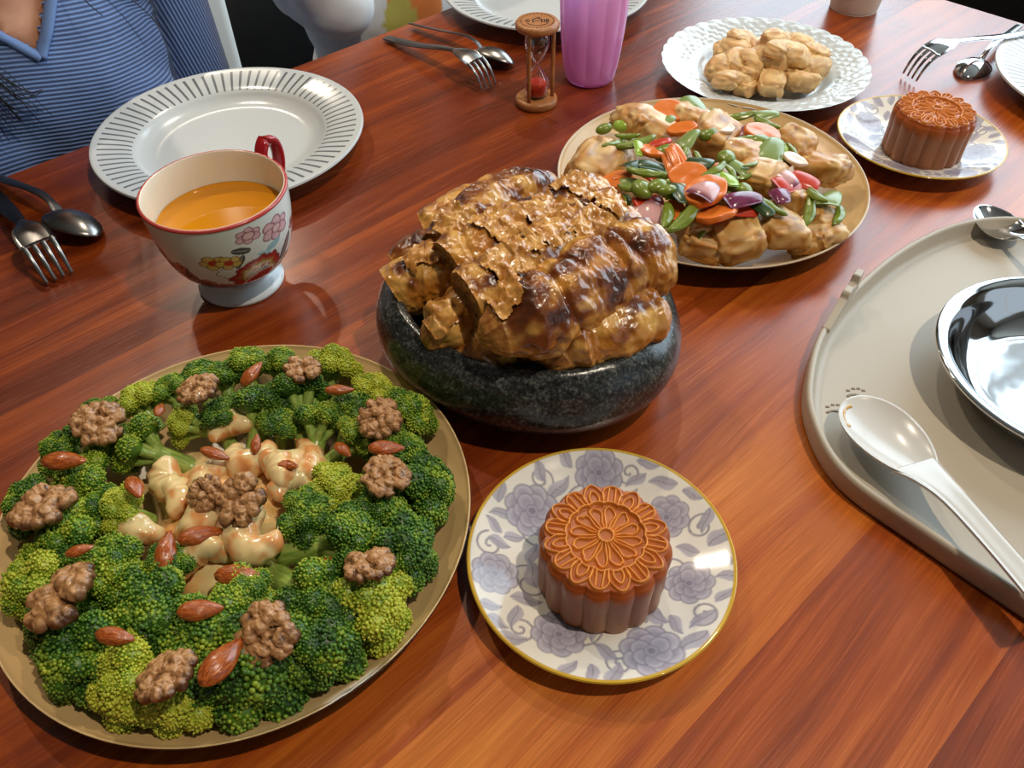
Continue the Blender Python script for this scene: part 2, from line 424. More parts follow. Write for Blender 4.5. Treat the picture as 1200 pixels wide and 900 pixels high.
def woman():
    u0, v0 = .196, .885
    base = uv(u0, v0, -.32)
    t = thing('person', 'person in a blue ribbed V-neck sweater sitting at the table edge behind the striped plate', 'person', base, (0, 0, TH))
    dz = .32
    parts = [ell((0, .17, -.30), (.165, .125, .13)), ell((0, .14, -.18), (.14, .105, .15)), ell((0, .115, -.02), (.158, .110, .16)),
             caps((-.145, .12, .095), (.145, .12, .095), .052, .052), ell((-.07, .058, -.035), (.068, .055, .065)), ell((.07, .058, -.035), (.068, .055, .065)),
             caps((0, .105, .10), (0, .085, .24), .056, .05), ell((0, .07, .335), (.073, .093, .115)), ell((0, .035, .275), (.05, .05, .045)),
             ell((0, -.022, .325), (.012, .018, .02)), ell((-.076, .085, .33), (.012, .02, .03)), ell((.076, .085, .33), (.012, .02, .03)),
             caps((-.07, .11, .13), (0, .1, .16), .04, .05), caps((.07, .11, .13), (0, .1, .16), .04, .05)]
    for s in (-1, 1):
        parts += [caps((s * .165, .125, .085), (s * .188, .125, -.19), .055, .046), caps((s * .188, .125, -.19), (s * .105, -.05, -.225), .046, .030)]
        parts += hand_parts((s * .085, -.085, -.225), (-s * .3, -.954, 0))
        parts += [caps((s * .09, .16, -.33), (s * .11, -.26, -.33), .085, .062), caps((s * .11, -.26, -.33), (s * .11, -.24, -.66), .058, .04), caps((s * .11, -.23, -.70), (s * .11, -.33, -.715), .036, .028)]
    P, Nn, Q = remeshed(parts, .0075, 5)
    x, y, z = P.T
    ax = np.abs(x)
    vneck = (ax < (z - .066) * .93) & (z > .066) & (y < .17)
    skin = vneck | (z > .155) & (ax < .075 + .0 * z)
    hand = (y < -.045) & (z > -.27) & (z < -.19) & (ax < .16)
    legs = (z < -.27) & ~hand
    sweater = ~(skin | hand | legs)
    loc = np.array([0, 0, dz])
    obj('body', mesh('body', P - Nn * (np.where(sweater | legs, .010, 0))[:, None] + loc, Q), M['skin'], t)
    sl = smooth(.138, .152, ax - .02 * (z > 0) + .0 * y)
    arm = (ax > .145) & (y > -.2)
    rib = np.where(arm, x * 1.0 + z * .25 + y * .3, z + .10 * np.maximum(0, .1 - ax) * 0 + .012 * np.sin(x * 18) + .25 * y)
    fold = .006 * np.sin(x * 45 + z * 22) * smooth(.03, .12, ax) * (z < .06) + .004 * fbm(P * 14, 3)
    P2 = P + Nn * (.006 + np.where(arm, 0, fold))[:, None]
    # armhole seam groove
    P2 -= Nn * (.008 * np.exp(-((ax - .145) / .007) ** 2) * (z < .10) * (y < .2))[:, None]
    ids, fs = submesh(P2, Q, sweater)
    sw = obj('sweater', mesh('sweater', P2[ids] + loc, fs, attrs={'rib': rib[ids]}), rib_mat('blue_rib_knit', (52, 68, 108), (118, 146, 198)), t)
    ids, fs = submesh(P, Q, legs)
    obj('trousers', mesh('trousers', P[ids] + Nn[ids] * .003 + loc, fs), plain('dark_trousers', (34, 36, 44), .9), t)
    # neckband along the V
    def surf(xx, zz):
        m = (np.abs(x - xx) < .010) & (np.abs(z - zz) < .012) & (y < .16)
        return y[m].min() if m.any() else .06
    band = []
    for s in (-1, 1):
        pts = []
        for k in range(10):
            zz = .066 + k * .0085; xx = s * (zz - .066) * .93; pts.append((xx, surf(xx, zz) - .004, zz))
        pts = spl(pts, 40) + loc
        band.append(tube_v(pts, .0065, 8, .7))
    V, F = join(band); obj('neckband', mesh('neckband', V, F), plain('blue_neckband', (104, 132, 182), .85), sw)
    # eyes, mouth
    for s in (-1, 1):
        v, f = ico(2); obj('eye', mesh('eye', v * np.array((.013, .006, .007)) + np.array((s * .03, -.016, .338)) + loc, f), M['hair'], t)
    v, f = ico(2); obj('mouth', mesh('mouth', v * np.array((.02, .006, .005)) + np.array((0, -.014, .282)) + loc, f), plain('lips', (165, 85, 80), .4), t)
    # hair: a cap and long strands falling on the shoulders
    v, f = ico(4); hv = v * np.array((.085, .103, .125)) + np.array((0, .085, .345)); keep = (hv[:, 1] > .035 + .25 * np.maximum(0, .36 - hv[:, 2])) | (hv[:, 2] > .405)
    fs = [q for q in f if keep[q].all()]
    parts = [(hv + loc, fs)]
    rnd = random.Random(4)
    def strand(pts, r):
        parts.append(tube_v(spl(np.array(pts) + loc, 30), np.linspace(r, r * .4, 30), 5))
    for k in range(46):
        a = rnd.uniform(-.03, .02); b = rnd.uniform(-.03, .03)
        strand([(-.078, .07 + a * .5, .36), (-.085 + a * .2, .04 + a, .24), (-.085 + b * .8, .008 + a * .35, .12), (-.066 + b * 1.1, -.008 + rnd.uniform(-.004, .004), .062 + rnd.uniform(-.01, .01)), (-.058 + b * 1.5, -.012, .035 + rnd.uniform(-.025, .015))], rnd.uniform(.0006, .0016))
    strand([(.07, .04, .3), (.06, .02, .18), (.052, -.002, .125), (.066, -.004, .094)], .0012)
    strand([(.075, .05, .3), (.08, .035, .2), (.085, .012, .13), (.115, .008, .078), (.13, .012, .045)], .0009)
    strand([(.076, .05, .31), (.075, .03, .22), (.072, .01, .13), (.09, .004, .08), (.10, .006, .05)], .0006)
    V, F = join(parts); obj('hair', mesh('hair', V, F), M['hair'], t)
woman()

def child():
    u0, v0 = .685, .915
    t = thing('person', 'person in a pale grey top with a bent arm beyond the table edge', 'person', uv(u0, v0, -.32), (0, 0, TH))
    loc = np.array([0, 0, .32])
    parts = [ell((0, .12, -.28), (.12, .10, .12)), ell((0, .10, -.15), (.115, .09, .15)), ell((0, .10, -.04), (.12, .09, .12)),
             caps((-.11, .10, .02), (.11, .10, .02), .05, .05), caps((0, .1, .04), (0, .09, .14), .042, .04), ell((0, .08, .22), (.068, .08, .095)), ell((0, .0, .20), (.009, .014, .014)),
             ell((-.07, .08, .215), (.01, .016, .024)), ell((.07, .08, .215), (.01, .016, .024))]
    for s in (-1, 1):
        e = (s * .165, .03, -.09) if s > 0 else (-.128, .012, .012)
        w = (s * .12, -.04, -.2) if s > 0 else (-.185, .045, .115)
        parts += [caps((s * .115, .10, .015), e, .05, .042), caps(e, w, .042, .03)]
        if s > 0: parts += hand_parts((.10, -.06, -.21), (-.5, -.86, 0), .75)
        else: parts += hand_parts((-.200, .045, .150), (-.6, -.8, 0), .75)
        parts += [caps((s * .07, .12, -.31), (s * .08, -.2, -.31), .066, .048), caps((s * .08, -.2, -.31), (s * .08, -.18, -.6), .045, .03), caps((s * .08, -.17, -.63), (s * .08, -.25, -.64), .028, .024)]
    P, Nn, Q = remeshed(parts, .007, 4)
    x, y, z = P.T; ax = np.abs(x)
    head = (z > .065) & (ax < .11)
    fore = ((x < -.12) & (z > .118)) | ((x > .13) & (z < -.105) & (y < .06) & (z > -.26)) | ((y < -.03) & (z < -.1) & (z > -.26))
    legs = (z < -.27) & ~fore
    shirt = ~(head | fore | legs)
    obj('body', mesh('body', P - Nn * (np.where(shirt | legs, .008, 0))[:, None] + loc, Q), M['skin'], t)
    P2 = P + Nn * (.005 + .003 * fbm(P * 18, 9))[:, None]
    ids, fs = submesh(P2, Q, shirt)
    base = np.tile(lin((224, 226, 228)), (len(P), 1))
    # plain printed blotches of orange and yellow-green
    front = (y < .1)
    nz = .014 * fbm(P * 40, 2)
    o1 = front & (np.hypot((x - .000) / .048, (z + .025) / .040) + nz * 12 < 1); base[o1] = lin((226, 132, 62))
    o2 = front & (np.hypot((x + .030) / .024, (z + .045) / .038) + nz * 10 < 1); base[o2] = lin((196, 190, 96))
    obj('shirt', mesh('shirt', P2[ids] + loc, fs, colors=base[ids]), vcol('pale_shirt_cotton', .8), t)
    ids, fs = submesh(P, Q, legs); obj('trousers', mesh('trousers', P[ids] + Nn[ids] * .003 + loc, fs), plain('grey_trousers', (58, 60, 66), .9), t)
    v, f = ico(3); hv = v * np.array((.078, .09, .103)) + np.array((0, .09, .228)); keep = (hv[:, 1] > .05) | (hv[:, 2] > .28)
    obj('hair', mesh('hair', hv + loc, [q for q in f if keep[q].all()]), M['hair'], t)
    for s in (-1, 1):
        v, f = ico(2); obj('eye', mesh('eye', v * np.array((.011, .005, .006)) + np.array((s * .026, .004, .225)) + loc, f), M['hair'], t)
    v, f = ico(2); obj('mouth', mesh('mouth', v * np.array((.016, .005, .004)) + np.array((0, .012, .178)) + loc, f), plain('lips_', (170, 95, 88), .4), t)
child()

# ------------------------------------------------------------------ plates
def stripe_mat():
    t = NT('white_glaze_with_grey_stripes'); co = t.n('TexCoord').outputs['Object']
    sx = t.n('SeparateXYZ'); t.put(sx.inputs[0], co)
    r = t.math('SQRT', t.math('ADD', t.math('MULTIPLY', sx.outputs[0], sx.outputs[0]), t.math('MULTIPLY', sx.outputs[1], sx.outputs[1])))
    a = t.math('ARCTAN2', sx.outputs[1], sx.outputs[0])
    fr = t.math('FRACT', t.math('ADD', t.math('MULTIPLY', a, 76 / (2 * PI)), 50.0))
    d = t.math('ABSOLUTE', t.math('SUBTRACT', fr, .5))
    on = t.math('MULTIPLY', t.math('LESS_THAN', d, .145), t.math('MULTIPLY', t.math('GREATER_THAN', r, .0935), t.math('LESS_THAN', r, .1235)))
    t.set(Base_Color=t.mix(on, S(196, 199, 199), S(104, 107, 110)), Roughness=.16); return t.m
STRIPE = stripe_mat()
strip_prof = [(0, .0055), (.06, .0055), (.076, .0062), (.086, .010), (.092, .0145), (.100, .0175), (.115, .0205), (.1285, .0225), (.1300, .0215), (.1290, .0200), (.115, .0170), (.098, .0130), (.090, .0075), (.083, .003), (.078, 0), (.072, .0005), (.068, .0025), (0, .0025)]
def striped_plate(label, p, name='dinner_plate', mesh_=[None]):
    if mesh_[0] is None:
        V, F = lathe_v(spl(strip_prof, 70), 120); mesh_[0] = mesh('dinner_plate', V, F)
    return tag(obj(name, mesh_[0], STRIPE, loc=p), label, 'plate')
striped_plate('white dinner plate with grey-striped rim behind the flowered teacup', at(269, 152, .021) * (1, 1, 0))
striped_plate('white dinner plate with fine-striped rim behind the pink tumbler and hourglass', at(640, -15, .021) * (1, 1, 0))
striped_plate('white dinner plate with striped rim covering the handle of the shiny fork', at(1324, 92, .021) * (1, 1, 0))

def tan_plate(label, c, R, chip=None, name='serving_plate'):
    t = thing(name, label, 'plate', c)
    s = R / .140
    ins = spl([(0, .004), (.06, .004), (.095, .0048), (.112, .0075), (.126, .0135), (.1365, .0215), (.1392, .0245), (.1402, .0246)], 60) * s
    V, F = lathe_v(ins, 240)
    r = np.hypot(V[:, 0], V[:, 1]); n = fbm(V * 60, 4)
    col = np.tile(lin((204, 170, 118)), (len(V), 1)) * (1 + .06 * n[:, None])
    if chip is not None:
        a = np.arctan2(V[:, 1], V[:, 0]); d = np.abs((a - chip + PI) % (2 * PI) - PI)
        m = smooth(.13, .07, d + .025 * perlin(V * 300, 2)) * smooth(.955, .985, r / R)
        col = col * (1 - m[:, None]) + lin((226, 214, 196)) * m[:, None]
        V[:, 2] -= .0022 * m * (1 + .4 * perlin(V * 500, 7)); V[:, :2] *= (1 - .008 * m)[:, None]
    obj('glaze', mesh('glaze', V, F, colors=col), vcol('tan_matte_glaze', .30), t)
    out = spl([(.1402, .0246), (.1404, .0238), (.139, .0215), (.128, .0105), (.114, .0035), (.10, .0005), (.09, 0), (0, .0012)], 40) * s
    if chip is not None: out[0] *= (.997, .96)
    V, F = lathe_v(out, 160); obj('underside', mesh('underside', V, F), plain('dark_glaze', (24, 19, 17), .35), t)
    lathe('rim', np.array([(.1404 + .0009 * math.cos(a), .0246 + .0009 * math.sin(a)) for a in np.linspace(0, 2 * PI, 9)]) * s, 160, plain('pale_rim', (206, 186, 156), .3), t) if chip is None else None
    return t
BC = at(270.6, 637, .0246) * (1, 1, 0)
BC = np.array([-.1662, .2831, 0])
chip_p = at(415, 803, .024); CHIP = math.atan2(chip_p[1] - BC[1], chip_p[0] - BC[0])
tan_plate('large round tan plate with a chipped rim holding broccoli and creamy prawns', BC, .140, CHIP)
SCN = np.array([.4469 * .4054, 1.5782 * .4054, 0])
tan_plate('large round tan plate with dark underside holding the vegetable stir-fry', SCN, .3359 * .4054)

# embossed plate
def embossed_plate():
    p = np.array([.6866 * .408, 2.1132 * .408, 0])
    R = .2671 * .408; s = R / .109
    prof = spl([(0, .0045), (.05, .0045), (.064, .006), (.071, .011), (.077, .0135), (.09, .0165), (.1085, .0215), (.109, .0205), (.092, .0135), (.075, .009), (.066, .002), (.06, 0), (.055, .002), (0, .002)], 110) * s
    n = 360; V, F = lathe_v(prof, n)
    r = np.hypot(V[:, 0], V[:, 1]) / s; a = np.arctan2(V[:, 1], V[:, 0]); k = np.repeat(np.arange(110), n)
    top = k < 66
    w = smooth(.076, .082, r) * smooth(.1065, .103, r) * top
    rows = (r - .078) / .0062; ro = np.floor(rows)
    cell = np.abs(np.sin(a * 24 + ro * PI / 2)) ** .7 * np.abs(np.sin(rows * PI)) ** .7
    h = (cell * .0011 + .0007 * perlin(V * 260, 1)) * w
    V[:, 2] += h
    sc = smooth(.095, .108, r) * .014 * (np.abs(np.cos(a * 18)) ** .6 - .6)
    V[:, :2] *= (1 + sc)[:, None]
    V[:, 2] += smooth(.098, .109, r) * .0010 * (np.abs(np.cos(a * 18)) - .5)
    return tag(obj('embossed_plate', mesh('embossed_plate', V, F), M['white_ceramic'], loc=p), 'white plate with embossed scalloped rim holding plain fried fish pieces', 'plate'), p
EMB, EMP = embossed_plate()

# flowered tea plates --------------------------------------------------
TPR = .0775
def floral_colors(V):
    x, y = V[:, 0] / TPR, V[:, 1] / TPR
    col = np.tile(lin((226, 221, 212)), (len(V), 1))
    rnd = random.Random(12)
    ink, mid, pale = lin((122, 117, 134)), lin((158, 153, 168)), lin((196, 192, 202))
    def blend(m, c): col[:] = col * (1 - m[:, None]) + c * m[:, None]
    def leaf(cx, cy, L, w, ang):
        dx, dy = x - cx, y - cy; c, s = math.cos(ang), math.sin(ang)
        a, b = (dx * c + dy * s) / L, (-dx * s + dy * c) / w
        b = b + .25 * np.sin(a * 3)
        e = np.abs(b) - np.clip(1 - a * a, 0, 1) ** .9 * (1 - .35 * a)
        inside = smooth(.12, -.05, e) * (np.abs(a) < 1)
        shade = np.clip(.55 + .45 * b, 0, 1)
        blend(inside * .9, mid * .9); blend(inside * shade * .6, pale)
        blend(inside * smooth(.12, .03, np.abs(b)) * .7, ink)
    def flower(cx, cy, s, rot):
        rr = np.hypot(x - cx, y - cy) / s
        if True:
            for ring, (n, rad, pr) in enumerate(((8, .66, .40), (6, .38, .33), (1, 0, .24))):
                for k in range(n):
                    a = rot + k * 2 * PI / n + ring * .4
                    d = np.hypot(x - cx - s * rad * math.cos(a), y - cy - s * rad * math.sin(a)) / (s * pr)
                    ins = smooth(1.05, .95, d)
                    blend(ins, mid); blend(ins * smooth(.2, 1.0, d) * .75 * smooth(0, 1, (rr) * 1.1), pale)
                    blend(smooth(.16, .05, np.abs(d - .98)) * .55, ink)
            blend(smooth(.16, .1, rr) * .8, ink)
    def curl(cx, cy, s, rot, turns=1.3, sgn=1):
        tt = np.linspace(0, turns * 2 * PI, 160); rad = s * (1 - tt / tt[-1]) + .012
        px, py = cx + rad * np.cos(rot + sgn * tt), cy + rad * np.sin(rot + sgn * tt)
        idx = np.where(np.hypot(x - cx, y - cy) < s + .06)[0]
        if len(idx) == 0: return
        d = np.full(len(idx), 9.)
        for a, b in zip(px, py): d = np.minimum(d, np.hypot(x[idx] - a, y[idx] - b))
        m = np.zeros(len(x)); m[idx] = smooth(.013, .005, d) * .8; blend(m, ink)
    fl = []
    for k in range(7):
        a = k * 2 * PI / 7 + .2; q = .80 if k % 2 else .68; fl.append((q * math.cos(a), q * math.sin(a)))
    for k in range(14):
        a = k * 2 * PI / 14 + .35; q = (.56, .84)[k % 2]
        curl(q * math.cos(a), q * math.sin(a), .17 if k % 2 == 0 else .10, a + k, 1.5, 1 if k % 2 else -1)
    for k in range(10):
        a = k * 2 * PI / 10; curl(.40 * math.cos(a), .40 * math.sin(a), .12, a * 2, 1.4, -1 if k % 2 else 1)
    placed = [(a, b, .19) for a, b in fl]
    for tries in range(900):
        q = math.sqrt(rnd.uniform(.05, .92)); b = rnd.uniform(0, 2 * PI); cx, cy = q * math.cos(b), q * math.sin(b)
        L = rnd.uniform(.085, .135)
        if any(math.hypot(cx - a, cy - c) < e + L * .72 for a, c, e in placed): continue
        placed.append((cx, cy, L * .55)); leaf(cx, cy, L, L * rnd.uniform(.38, .5), rnd.uniform(0, 2 * PI))
    for k, (a, b) in enumerate(fl): flower(a, b, .17 + .02 * (k % 3), rnd.uniform(0, 3))
    flower(.05, .05, .16, 1)
    r = np.hypot(x, y)
    blend(smooth(.972, .982, r), lin((196, 158, 52)))
    return col
def tea_plate(label, p, rz, cache=[None]):
    if cache[0] is None:
        prof = spl([(0, .0048), (.02, .0048), (.036, .005), (.044, .0062), (.054, .0092), (.066, .0138), (.0760, .0178), (.0775, .0176), (.0768, .0164), (.066, .0120), (.054, .0070), (.046, .002), (.043, 0), (.040, .0022), (0, .0022)], 210)
        V, F = lathe_v(prof, 640); col = floral_colors(V)
        under = np.repeat(np.arange(210), 640) > 115
        rr = np.hypot(V[:, 0], V[:, 1]); col[under & (rr < .075)] = lin((226, 221, 212))
        t = NT('printed_floral_porcelain'); c = t.n('VertexColor', layer_name='Col').outputs[0]
        t.set(Base_Color=c, Roughness=.09)
        cache[0] = mesh('tea_plate', V, F, colors=col); cache[0].materials.append(t.m)
    return tag(obj('tea_plate', cache[0], None, loc=p, rot=(0, 0, rz)), label, 'plate')
MP = np.array([.12134 * .4125, .6122 * .4125, 0])
SP = np.array([.9658 * .4125, 1.7237 * .4125, 0])
tea_plate('small gold-rimmed plate with lavender flower print beside the broccoli plate', MP, .4)
tea_plate('small gold-rimmed printed plate with a mooncake beside the embossed plate', SP, 2.1)

# ------------------------------------------------------------------ mooncakes
def mooncake_mesh():
    R = .0372; H = .044; NA = 960; NR = 150
    th = np.arange(NA) * 2 * PI / NA
    lob = np.abs(np.cos(8 * th)) ** .75
    rout = R * (.945 + .055 * lob)
    # ridge-line distance in a folded sector
    def segdist(X, Y, pts):
        d = np.full(X.shape, 9.)
        for (ax, ay), (bx, by) in zip(pts[:-1], pts[1:]):
            vx, vy = bx - ax, by - ay; L = vx * vx + vy * vy + 1e-12
            t = np.clip(((X - ax) * vx + (Y - ay) * vy) / L, 0, 1)
            d = np.minimum(d, np.hypot(X - ax - t * vx, Y - ay - t * vy))
        return d
    def pol(L): return [(r * math.cos(a), r * math.sin(a)) for r, a in L]
    def sp2(L, n=22):
        p = spl([(a, b) for a, b in pol(L)], n); return [tuple(q) for q in p]
    rr = np.linspace(0, 1, NR)
    d = np.full((NR, NA), 9.)
    # outer 8-fold: sector half width pi/8; nested petal at 0, fan petal centred at pi/8
    q = PI / 8
    base = [sp2([(.62, -.20), (.78, -.215), (.90, -.10), (.95, 0), (.90, .10), (.78, .215), (.62, .20)], 30),
            sp2([(.62, -.10), (.72, -.105), (.80, -.05), (.825, 0), (.80, .05), (.72, .105), (.62, .10)], 24)]
    for s in (-1, 1):
        base += [sp2([(.70, s * .205), (.84, s * .215), (.905, s * .30), (.92, s * q), (.905, s * (2 * q - .30)), (.84, s * (2 * q - .215)), (.70, s * (2 * q - .205))], 30)]
        base += [pol([(.64, s * .30), (.88, s * .335)]), pol([(.64, s * (q * 2 - .30)), (.88, s * (2 * q - .335))])]
    sec = NA // 8; a = (np.arange(sec) - sec // 2) * 2 * PI / NA
    X = rr[:, None] * np.cos(a); Y = rr[:, None] * np.sin(a)
    ds = np.min([segdist(X, Y, b) for b in base], axis=0)
    ds = np.roll(ds, -(sec // 2), axis=1); d = np.minimum(d, np.tile(ds, (1, 8)))
    # inner 12 twisted petals
    sec = NA // 12; a = (np.arange(sec) - sec // 2) * 2 * PI / NA
    X = rr[:, None] * np.cos(a); Y = rr[:, None] * np.sin(a)
    pet = [(.13, -.12), (.26, -.05), (.42, -.12), (.50, .02), (.54, .16), (.50, .27), (.40, .30), (.26, .26), (.13, .2)]
    ds = np.full(X.shape, 9.)
    for k in (-1, 0, 1): ds = np.minimum(ds, segdist(X, Y, sp2([(r, b + k * PI / 6) for r, b in pet], 30)))
    ds = np.roll(ds, -(sec // 2), axis=1)
    inner = np.tile(ds, (1, 12)); inner[rr > .59] = 9
    d = np.minimum(d, inner)
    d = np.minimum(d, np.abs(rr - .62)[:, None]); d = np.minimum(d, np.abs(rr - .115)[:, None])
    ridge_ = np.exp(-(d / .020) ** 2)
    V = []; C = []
    lit, rec, sidec = lin((220, 142, 58)), lin((172, 90, 24)), lin((150, 90, 46))  # ridges coloured lighter: worn egg wash plus a painted-in highlight
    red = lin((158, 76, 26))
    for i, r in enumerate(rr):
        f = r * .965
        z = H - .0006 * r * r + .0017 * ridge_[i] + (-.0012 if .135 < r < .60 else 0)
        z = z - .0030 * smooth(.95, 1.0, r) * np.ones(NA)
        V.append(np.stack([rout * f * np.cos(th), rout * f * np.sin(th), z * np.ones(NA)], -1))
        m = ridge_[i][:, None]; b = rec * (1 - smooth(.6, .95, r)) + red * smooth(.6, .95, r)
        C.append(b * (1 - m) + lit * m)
    for f, z, m in ((.985, .0385, .25), (1.0, .036, .5), (1.003, .033, .8), (.995, .029, 1), (.985, .022, 1), (.985, .012, 1), (.992, .005, 1), (.985, .001, 1), (.9, 0, 1), (.01, 0, 1)):
        lb = 1 if z > .03 else 1.0
        V.append(np.stack([rout * f * np.cos(th), rout * f * np.sin(th), np.full(NA, z)], -1))
        C.append(np.tile(red * (1 - m) + sidec * m, (NA, 1)))
    V = np.concatenate(V); C = np.concatenate(C)
    C = C * (1 + .10 * fbm(V * 220, 3))[:, None]
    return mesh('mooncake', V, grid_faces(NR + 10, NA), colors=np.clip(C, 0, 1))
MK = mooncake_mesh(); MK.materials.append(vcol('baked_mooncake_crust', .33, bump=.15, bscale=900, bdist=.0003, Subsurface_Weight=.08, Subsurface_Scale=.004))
mz = .0052
mp = at(707, 650, .030)
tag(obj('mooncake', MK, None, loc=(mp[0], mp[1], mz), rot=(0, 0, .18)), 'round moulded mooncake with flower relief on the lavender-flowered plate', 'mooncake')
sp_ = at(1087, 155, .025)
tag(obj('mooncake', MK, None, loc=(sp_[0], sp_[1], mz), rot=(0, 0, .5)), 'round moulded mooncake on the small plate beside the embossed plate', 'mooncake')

# ------------------------------------------------------------------ teacup
def teacup():
    p = at(284, 329, 0); p = np.array([p[0], p[1], 0])
    t = thing('teacup', 'white teacup with red rim and painted flowers, full of amber tea', 'cup', p)
    # outside
    prof = spl([(.0235, .0125), (.029, .0165), (.038, .0235), (.0455, .034), (.0502, .048), (.0528, .064), (.0542, .080), (.0546, .0875)], 170)
    NA = 760; V, F = lathe_v(prof, NA)
    a = np.arctan2(V[:, 1], V[:, 0]); z = V[:, 2]
    cam_a = math.atan2(-p[1], -p[0])
    s = ((a - cam_a + PI) % (2 * PI) - PI) * .048 / 1.22 + .002
    zr = z; z = .050 + (z - .050) / 1.10
    col = np.tile(lin((214, 222, 216)), (len(V), 1)); rnd = random.Random(5)
    nz = fbm(np.stack([s * 260, z * 260, s * 0], -1), 3)
    def blend(m, c): col[:] = col * (1 - m[:, None]) + lin(c) * m[:, None]
    blend(smooth(0, 1.2, perlin(np.stack([s * 40, z * 40, s * 0 + 3], -1), 5)) * .6, (188, 214, 220))
    def ellp(cs, cz, rs, rz_, rot=0, wob=.12):
        ds, dz_ = s - cs, z - cz; c, sn = math.cos(rot), math.sin(rot)
        return np.hypot((ds * c + dz_ * sn) / rs, (-ds * sn + dz_ * c) / rz_) + wob * nz
    def band(e, lo, hi, c, k=1.0):
        blend(smooth(lo - .06, lo + .04, e) * smooth(hi + .06, hi - .04, e) * k, c)
    def bigflower(cs, cz, rot=.35):
        e = ellp(cs, cz, .0185, .0135, rot)
        ang = np.arctan2(z - cz, s - cs); sc = .09 * np.abs(np.sin(ang * 5))
        e = e + sc
        band(e, -1, 1.0, (168, 40, 34)); band(e, .93, 1.02, (90, 30, 28), .8)
        band(e, -1, .72, (196, 168, 84)); band(e, .66, .72, (110, 40, 30), .7)
        band(e, -1, .55, (216, 214, 190))
        blend(smooth(.1, .5, nz) * (e < .54) * 1.0, (88, 128, 150))
        blend(smooth(-.1, -.5, nz) * (e < .54) * .8, (160, 60, 48))
        e2 = ellp(cs + .001, cz - .007, .0115, .0058, rot); band(e2, -1, 1, (176, 42, 36)); band(e2, .9, 1.05, (226, 214, 190), .8)
    def leaf(cs, cz, L, w, rot, c=(44, 50, 52)):
        e = ellp(cs, cz, L, w, rot, .1); band(e, -1, 1, c, .95)
        e = ellp(cs, cz, L * .9, w * .22, rot, .1); band(e, -1, 1, (150, 160, 150), .6)
    def pink(cs, cz, k=1.0):
        for j in range(6):
            aa = j * PI / 3 + .4; e = ellp(cs + .0062 * k * math.cos(aa), cz + .0045 * k * math.sin(aa), .0048 * k, .0040 * k, aa)
            band(e, -1, 1, (206, 164, 170), .9); band(e, .86, 1.06, (116, 64, 76), .8)
        e = ellp(cs, cz, .0035, .003); band(e, -1, 1, (214, 184, 180), .9); band(e, .85, 1.1, (120, 60, 70), .8)
    def small(cs, cz, c1, c2, k=1.0):
        for j in range(5):
            aa = j * 2 * PI / 5 + cs * 300; e = ellp(cs + .0042 * k * math.cos(aa), cz + .0034 * k * math.sin(aa), .0033 * k, .0028 * k)
            band(e, -1, 1, c1, .9); band(e, .82, 1.05, (104, 84, 40), .7)
        e = ellp(cs, cz, .0026 * k, .0024 * k); band(e, -1, 1, c2, .95)
    for off in (0, .096, -.096, .15):
        pink(.030 + off, .068); pink(.012 + off, .074, .7)
        band(ellp(.026 + off, .057, .006, .0028, .3), -1, 1, (132, 180, 186), .9); band(ellp(.019 + off, .054, .005, .0022, -.5), -1, 1, (150, 196, 202), .8)
        leaf(.006 + off, .064, .0055, .0028, -.3); leaf(.004 + off, .055, .006, .002, 1.1)
        small(-.010 + off, .058, (204, 176, 82), (168, 46, 40), 1.1); small(-.002 + off, .0565, (206, 180, 92), (176, 56, 48))
        bigflower(.013 + off, .040)
        leaf(.037 + off, .046, .0105, .0036, 1.0); leaf(.033 + off, .034, .010, .004, .45)
        leaf(.002 + off, .026, .008, .003, .1, (70, 60, 54)); leaf(.022 + off, .024, .009, .003, -.1, (120, 50, 44))
        for j, (cs, cz) in enumerate(((-.020, .036), (-.011, .031), (-.030, .043), (-.004, .0285), (-.022, .0275), (.012, .0225))):
            small(cs + off, cz, (150, 92, 92), (92, 40, 44), .85); leaf(cs + off + .005, cz - .003, .0045, .0016, -.5, (88, 66, 60))
        for j, (cs, cz) in enumerate(((-.036, .038), (-.042, .047), (-.033, .050), (-.047, .057), (-.027, .034))):
            small(cs + off, cz, (158, 100, 100), (96, 44, 48), .8); leaf(cs + off + .004, cz - .004, .0042, .0016, -.6 + j, (70, 66, 60))
        for j in range(9):
            e = ellp(-.008 + off + .003 * math.cos(j * .7), .040 + j * .0016, .0007, .0007, 0, 0); band(e, -1, 1, (120, 90, 80), .8)
    obj('body', mesh('cup_body', V, F, colors=col), vcol('hand_painted_porcelain', .14), t)
    lathe('lining', [(.0546, .0875), (.0534, .0882), (.0520, .0872), (.0508, .066), (.0470, .044), (.040, .029), (.026, .0195), (0, .0175)], 160, M['cream_ceramic'], t, n=60)
    lathe('rim', [(.0549, .0868), (.0551, .0878), (.0543, .0889), (.0530, .0890), (.0521, .0880), (.0527, .0874)], 160, plain('red_painted_rim', (176, 62, 56), .2), t)
    lathe('foot', [(.0, .0135), (.0235, .0130), (.026, .0105), (.0315, .0065), (.0345, .0030), (.0340, .0005), (.0325, 0), (.030, .0012), (0, .003)], 128, M['white_ceramic'], t, n=44)
    te = NT('amber_tea'); te.set(Base_Color=S(206, 132, 14), Roughness=.03)
    lathe('tea', [(0, .0620), (.045, .0620), (.0494, .0622), (.0500, .0628)], 128, te.m, t)
    d = at(312, 168, .09)[:2] - p[:2]; ha = math.atan2(d[1], d[0])
    pts = np.array([(.0575, 0, .081), (.060, 0, .0885), (.066, 0, .0930), (.075, 0, .088), (.0775, 0, .074), (.072, 0, .059), (.061, 0, .048), (.0495, 0, .043)])
    P = spl(pts, 60); Vv, Ff = tube_v(P, .0056, 14, .62)
    obj('handle', mesh('handle', Vv, Ff), M['red_glaze'], t, rot=(0, 0, ha))
teacup()

